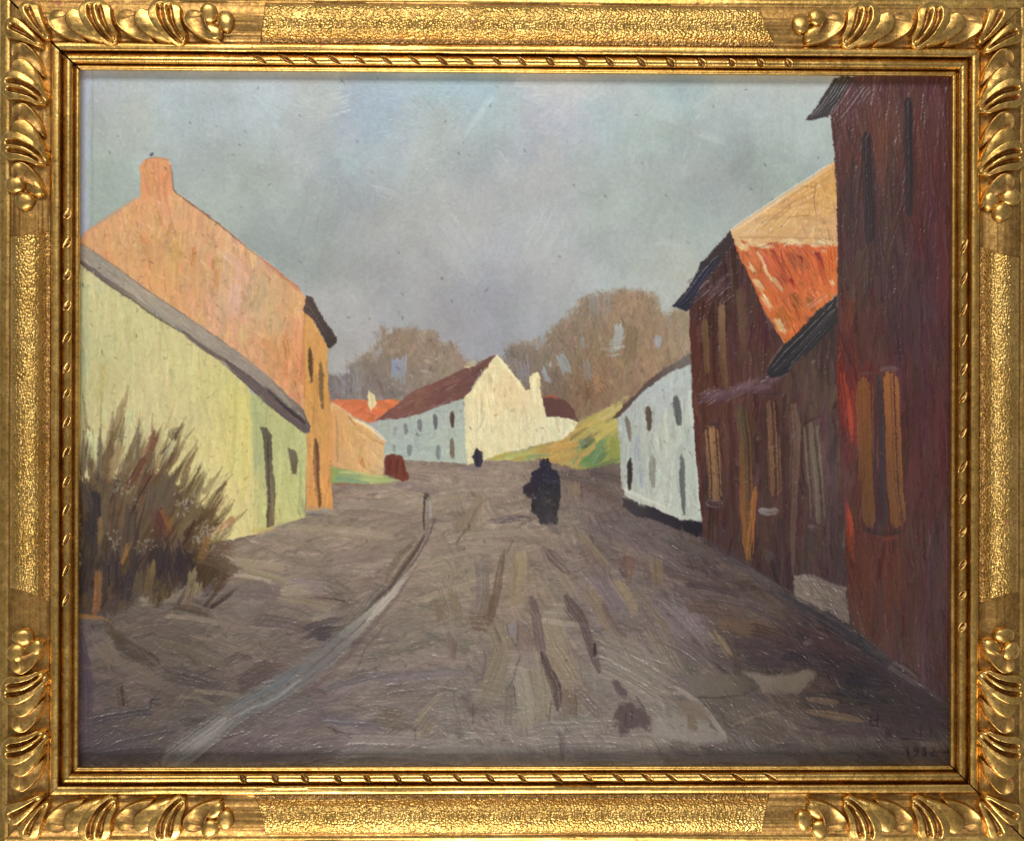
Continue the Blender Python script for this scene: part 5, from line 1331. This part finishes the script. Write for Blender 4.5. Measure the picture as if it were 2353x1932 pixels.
for (a, b, c_, d, w_, cc) in [(262, 1010, 296, 885, 22, (112, 90, 60)), (250, 1090, 286, 960, 18, (108, 88, 58)), (360, 1110, 422, 975, 22, (96, 72, 54)), (400, 1010, 420, 980, 22, (92, 76, 58)), (300, 1080, 340, 990, 14, (116, 94, 66)), (330, 1080, 352, 950, 9, (132, 108, 78)), (196, 1080, 190, 905, 14, (104, 92, 76)),
                              (212, 1080, 206, 980, 16, (96, 78, 58)), (232, 1010, 234, 900, 6, (146, 136, 96)), (235, 850, 232, 880, 10, (186, 170, 110)), (310, 1000, 318, 930, 6, (128, 112, 84)), (315, 1060, 320, 960, 8, (110, 100, 72)), (420, 1090, 456, 1010, 10, (132, 104, 70)), (430, 1130, 465, 1065, 30, (98, 80, 54)), (440, 1150, 470, 1080, 26, (96, 78, 52)),
                              (470, 1190, 520, 1110, 26, (98, 80, 54)), (450, 1230, 515, 1120, 30, (100, 80, 52)), (480, 1110, 530, 1085, 20, (164, 144, 100)), (360, 1130, 400, 1040, 22, (102, 82, 58)), (330, 1120, 380, 1060, 24, (110, 74, 58)), (282, 1100, 300, 1030, 20, (112, 92, 66)), (350, 1040, 375, 970, 10, (130, 108, 78))]:
    bst(a, b, c_, d, w_, cc, 0.85, 0.4)
for (x, y, l_, w_, a, c) in [(215, 1030, 60, 22, 95, (196, 204, 154)), (206, 1010, 30, 18, 90, (202, 208, 158)), (240, 950, 50, 14, 95, (200, 200, 140)), (388, 1040, 60, 12, 120, (206, 204, 150)), (376, 1000, 30, 14, 110, (204, 204, 150)), (300, 960, 40, 18, 100, (198, 206, 152)), (330, 985, 30, 16, 100, (206, 202, 146)), (270, 1050, 60, 22, 110, (164, 142, 100)), (495, 1120, 60, 14, 120, (210, 200, 140)),
                             (470, 1070, 40, 14, 70, (210, 204, 140)), (300, 1110, 50, 20, 110, (150, 132, 100)), (260, 1080, 50, 16, 110, (156, 136, 96))]:
    dab(x, y, l_, w_, math.radians(a), C(*c), 0.8, 0.8, 0.05, 0.55)
for (x, y, l_, w_, a, c) in [(215, 1180, 110, 34, 92, (56, 50, 54)), (200, 1140, 70, 26, 80, (84, 72, 66)), (210, 1240, 90, 30, 95, (60, 54, 54)), (390, 1305, 90, 74, 80, (62, 52, 56)), (360, 1280, 70, 50, 100, (64, 54, 54)), (425, 1290, 60, 34, 70, (60, 50, 54)), (482, 1305, 60, 46, 70, (78, 62, 46)), (470, 1330, 50, 30, 120, (74, 60, 46)), (260, 1320, 90, 36, 90, (60, 52, 54)), (290, 1350, 70, 34, 100, (62, 54, 58)),
                             (310, 1300, 70, 24, 100, (62, 54, 56)), (200, 1320, 90, 26, 100, (64, 56, 54)), (225, 1360, 100, 16, 95, (138, 96, 60)), (220, 1390, 60, 12, 98, (132, 88, 58)), (290, 1270, 60, 10, 108, (156, 112, 62)), (345, 1335, 80, 18, 100, (116, 96, 62)), (230, 1220, 60, 10, 92, (132, 104, 66)), (320, 1340, 60, 16, 95, (94, 82, 66)), (330, 1060, 130, 20, 118, (112, 76, 58)), (310, 1090, 90, 16, 120, (100, 66, 54)),
                             (370, 1200, 60, 34, 70, (94, 58, 54)), (380, 1190, 50, 10, 70, (140, 94, 54)), (390, 1210, 40, 10, 105, (132, 88, 52)), (440, 1340, 60, 20, 100, (132, 120, 88)), (456, 1355, 30, 16, 95, (142, 130, 98)), (470, 1260, 60, 16, 110, (136, 98, 58)), (510, 1210, 60, 18, 150, (160, 112, 78)), (350, 1160, 70, 30, 100, (94, 82, 72)), (380, 1130, 90, 34, 105, (104, 90, 74)), (300, 1210, 100, 30, 95, (80, 68, 62)),
                             (515, 1260, 60, 30, 10, (116, 92, 72)), (500, 1290, 80, 30, 20, (96, 78, 60)), (530, 1300, 50, 18, 30, (102, 84, 66))]:
    dab(x, y, l_, w_, math.radians(a), C(*c), 0.85, 0.9, 0.1, 0.35, None, BUSH)
line([(180, 1415), (215, 1417), (240, 1420), (254, 1430)], [12, 12, 8, 4], (150, 104, 58), 0.8, 0.8)
line([(302, 1180), (320, 1140), (352, 1088)], 3, (40, 32, 30), 0.8, 0.5)
for (x, y, n) in [(430, 1160, 40), (480, 1215, 40), (280, 1120, 24), (260, 1240, 14), (340, 1250, 14), (455, 1240, 20), (520, 1225, 16), (290, 1000, 12)]:
    for _ in range(n):
        dab(x + R.normal(0, 14), y + R.normal(0, 12), R.uniform(3, 7), 2.5, R.uniform(0, 3), C(188, 180, 166), 0.65, 0.5, 0, 0.2)

# ---- people
PER = reg('painted_person', None, 'dark painted figure walking up the street with a bundle')
fill([(1240, 1062), (1250, 1054), (1262, 1056), (1268, 1066), (1268, 1076), (1281, 1084), (1288, 1106), (1289, 1149), (1283, 1172), (1281, 1204), (1242, 1204), (1238, 1184), (1224, 1177), (1222, 1146), (1208, 1142), (1199, 1130), (1202, 1118), (1217, 1106), (1224, 1084), (1240, 1074)],
     [(1254, 1064, (50, 46, 58)), (1255, 1100, (54, 52, 68)), (1275, 1110, (50, 48, 60)), (1210, 1128, (60, 46, 56)), (1250, 1140, (60, 58, 62)), (1270, 1150, (60, 58, 52)), (1260, 1185, (70, 66, 68))], PER, 1.0, 1.7, 0.6)
field([PER], 70, (10, 26), (4, 9), [80, 100, 60, 20], 0.12, 1.3, 0.015)
line([(1245, 1100), (1262, 1108), (1280, 1104)], 5, (84, 82, 100), 0.5, 1.2)
line([(1118, 1196), (1150, 1194), (1190, 1190), (1236, 1192)], [6, 18, 16, 12], (104, 90, 94), 0.85, 1.0, None, 0.5)
for _ in range(12):
    x = R.uniform(1140, 1215)
    line([(x, 1190 + R.normal(0, 5)), (x + R.uniform(14, 36), 1190 + R.normal(0, 5))], 3, (132, 122, 128) if R.random() < .5 else (74, 64, 70), 0.6, 1.0)
line([(1262, 1204), (1275, 1220), (1290, 1232)], [20, 16, 6], (104, 90, 92), 0.7, 0.8)
PER2 = reg('painted_person', None, 'tiny dark painted figure by the cream gable')
fill([(1092, 1034), (1097, 1028), (1102, 1034), (1108, 1040), (1108, 1060), (1104, 1074), (1092, 1074), (1087, 1058), (1084, 1048), (1090, 1042)], (62, 58, 68), PER2, 0.8, 1.6, 0.8)
line([(1096, 1036), (1096, 1070)], 7, (50, 46, 56), 0.7, 1.0)
line([(1060, 1078), (1085, 1077), (1100, 1078)], 7, (128, 120, 124), 0.7, 0.7)

# ---- signature and date, faint and dark in the lower right corner
SIG = reg('signature', None, 'faint dark painted signature and date')
INK = (44, 36, 36)


def ink(p, w_=3.6, al=0.8):
    line(p, w_ * 1.25, INK, min(1, al * 1.2), 0.5, SIG, 0.05, (.02, .02), None, 0.0)


ink([(2000, 1641), (2000, 1666)]); ink([(2017, 1641), (2017, 1668)]); ink([(2000, 1654), (2017, 1653)]); ink([(2001, 1665), (2016, 1667)], 3, .5)
ink([(2036, 1668), (2037, 1694)], 3, .55); ink([(2044, 1672), (2045, 1692)], 3, .4); ink([(2073, 1697), (2090, 1697)], 3.2, .6); ink([(2098, 1672), (2099, 1694)], 3, .45); ink([(2115, 1670), (2116, 1696)], 3.4, .6); ink([(2140, 1672), (2138, 1694)], 3.4, .5)
ink([(2086, 1715), (2087, 1737)], 4, .75)
ink([(2108, 1718), (2102, 1716), (2101, 1722), (2106, 1725), (2109, 1719), (2109, 1728), (2105, 1735), (2099, 1735)], 3.2, .7)
ink([(2119, 1719), (2124, 1715), (2127, 1719), (2122, 1724), (2128, 1728), (2125, 1734), (2117, 1732)], 3.4, .75)
ink([(2142, 1718), (2147, 1718), (2147, 1724), (2139, 1734)], 3.2, .6); ink([(2138, 1735), (2153, 1735)], 3.2, .65)

# ---- wet edges: short touches that drag one colour over its neighbour
_b = col.copy()
for _ in range(5200):
    x, y = R.uniform(190, 2175), R.uniform(560, 1745)
    iy, ix = int((y - Y0) * QS), int((x - X0) * QS)
    if rid[iy, ix] == SKY or rid[iy, ix] == SIG or rid[iy, ix] in (PER2,):
        continue
    dab(x, y, R.uniform(8, 22), R.uniform(2.5, 6), math.radians(R.choice([90, 80, 100, 30, -30, 0])), np.clip(_b[iy, ix] * R.normal(1, .03), 0, 1).astype(np.float32), 0.5, 0.8, 0.1, 0.5)
# ---- dirt specks, flecks and fine relief
for _ in range(520):
    x, y = R.uniform(190, 2175), R.uniform(175, 1745)
    k = int(rid[int((y - Y0) * QS), int((x - X0) * QS)])
    if k == SKY and R.random() < 0.75:
        continue
    dab(x, y, R.uniform(3, 9), R.uniform(1.8, 3.2), R.uniform(0, 3.1), C(70, 62, 58), R.uniform(.3, .65), 0.4, 0, 0.1)
for (x, y) in [(437, 282), (563, 303), (690, 265), (252, 352), (1054, 355), (917, 580), (1016, 642), (1205, 347), (1757, 380), (1390, 452), (1318, 425), (1018, 640), (1285, 590), (925, 676), (850, 733), (551, 332)]:
    dab(x, y, 6, 4, 1.0, C(96, 100, 100), 0.7, 0.4)
for _ in range(240):
    x, y = R.uniform(190, 700), R.uniform(480, 1200)
    k = int(rid[int((y - Y0) * QS), int((x - X0) * QS)])
    if k in (ORG, GRN):
        dab(x, y, R.uniform(4, 14), 2.2, R.uniform(0, 3.1), C(140, 96, 62) if k == ORG else C(140, 136, 84), 0.5, 0.3)
col *= (1 + 0.012 * vnoise(4) + 0.010 * vnoise(8))[..., None]
hgt += 0.05 * vnoise(4.2) + 0.05 * vnoise(11)

# ---- turn the painted sheet into meshes, one for each painted thing
PAINT_Y = 0.0051
ys, xs = np.arange(GH), np.arange(GW)
base = unproject(PX, PY, PAINT_Y)
RELIEF = 0.00036
base[..., 1] -= hgt * RELIEF
du = np.gradient(base, axis=1)
dv = np.gradient(base, axis=0)
nrm = np.cross(du, dv)
nrm *= np.sign(-nrm[..., 1:2])
nrm /= np.linalg.norm(nrm, axis=-1, keepdims=True)
lin = np.clip(col, 0.004, 1)
lin = np.where(lin <= 0.04045, lin / 12.92, ((lin + 0.055) / 1.055) ** 2.4)
lin = np.clip(lin * 0.97 - 0.014, 0.0035 + 0.15 * lin, 0.95)
lum = (lin @ np.array([0.2126, 0.7152, 0.0722]))[..., None]
lin = lin + (lum - lin) * 0.09            # earth pigments: pull the palette back towards grey

painting = bpy.data.objects.new('painting', None)
scn.collection.objects.link(painting)
painting.location = (0, 0.0085, -SH - 8 * K)
painting['label'] = 'oil painting of a village street with coloured houses, set inside the gilded frame'
painting['category'] = 'painting'
PL = np.array(painting.location)
idx = np.arange(GH * GW).reshape(GH, GW)
quads = np.stack([idx[:-1, :-1], idx[1:, :-1], idx[1:, 1:], idx[:-1, 1:]], -1).reshape(-1, 4)
frid = rid[:-1, :-1].reshape(-1)
fl = base.reshape(-1, 3) - PL
nl = nrm.reshape(-1, 3)
ll = np.concatenate([lin.reshape(-1, 3), np.ones((GH * GW, 1))], 1)
objs = {}
for k, (name, par, label) in enumerate(REG):
    q = quads[frid == k]
    if len(q) < 6:
        continue
    used, inv = np.unique(q, return_inverse=True)
    inv = inv.reshape(-1, 4)
    me = bpy.data.meshes.new(name)
    me.vertices.add(len(used))
    me.vertices.foreach_set('co', fl[used].astype(np.float32).ravel())
    me.loops.add(inv.size)
    me.loops.foreach_set('vertex_index', inv.ravel().astype(np.int32))
    me.polygons.add(len(inv))
    me.polygons.foreach_set('loop_start', (np.arange(len(inv)) * 4).astype(np.int32))
    me.polygons.foreach_set('use_smooth', np.ones(len(inv), bool))
    me.update(calc_edges=True)
    a = me.color_attributes.new('pigment', 'FLOAT_COLOR', 'POINT')
    a.data.foreach_set('color', ll[used].astype(np.float32).ravel())
    me.normals_split_custom_set_from_vertices(nl[used].astype(np.float32))
    me.materials.append(M_PAINT)
    o = bpy.data.objects.new(name, me)
    scn.collection.objects.link(o)
    o.parent = objs.get(par, painting) if par is not None else painting
    if label:
        o['label'] = label
    objs[k] = o

# board that carries the canvas, seated in the frame's rebate
bx, bz = SW + 9 * K, SH + 9 * K
y0_, y1_ = PAINT_Y + 0.0004, 0.0085
v8 = [(sx * bx, y, sz * bz) for y in (y0_, y1_) for sx, sz in ((-1, -1), (1, -1), (1, 1), (-1, 1))]
make_mesh('canvas_board', np.array(v8) - PL, [(0, 1, 2, 3), (7, 6, 5, 4), (0, 4, 5, 1), (1, 5, 6, 2), (2, 6, 7, 3), (3, 7, 4, 0)], M_BOARD, painting, smooth=False)
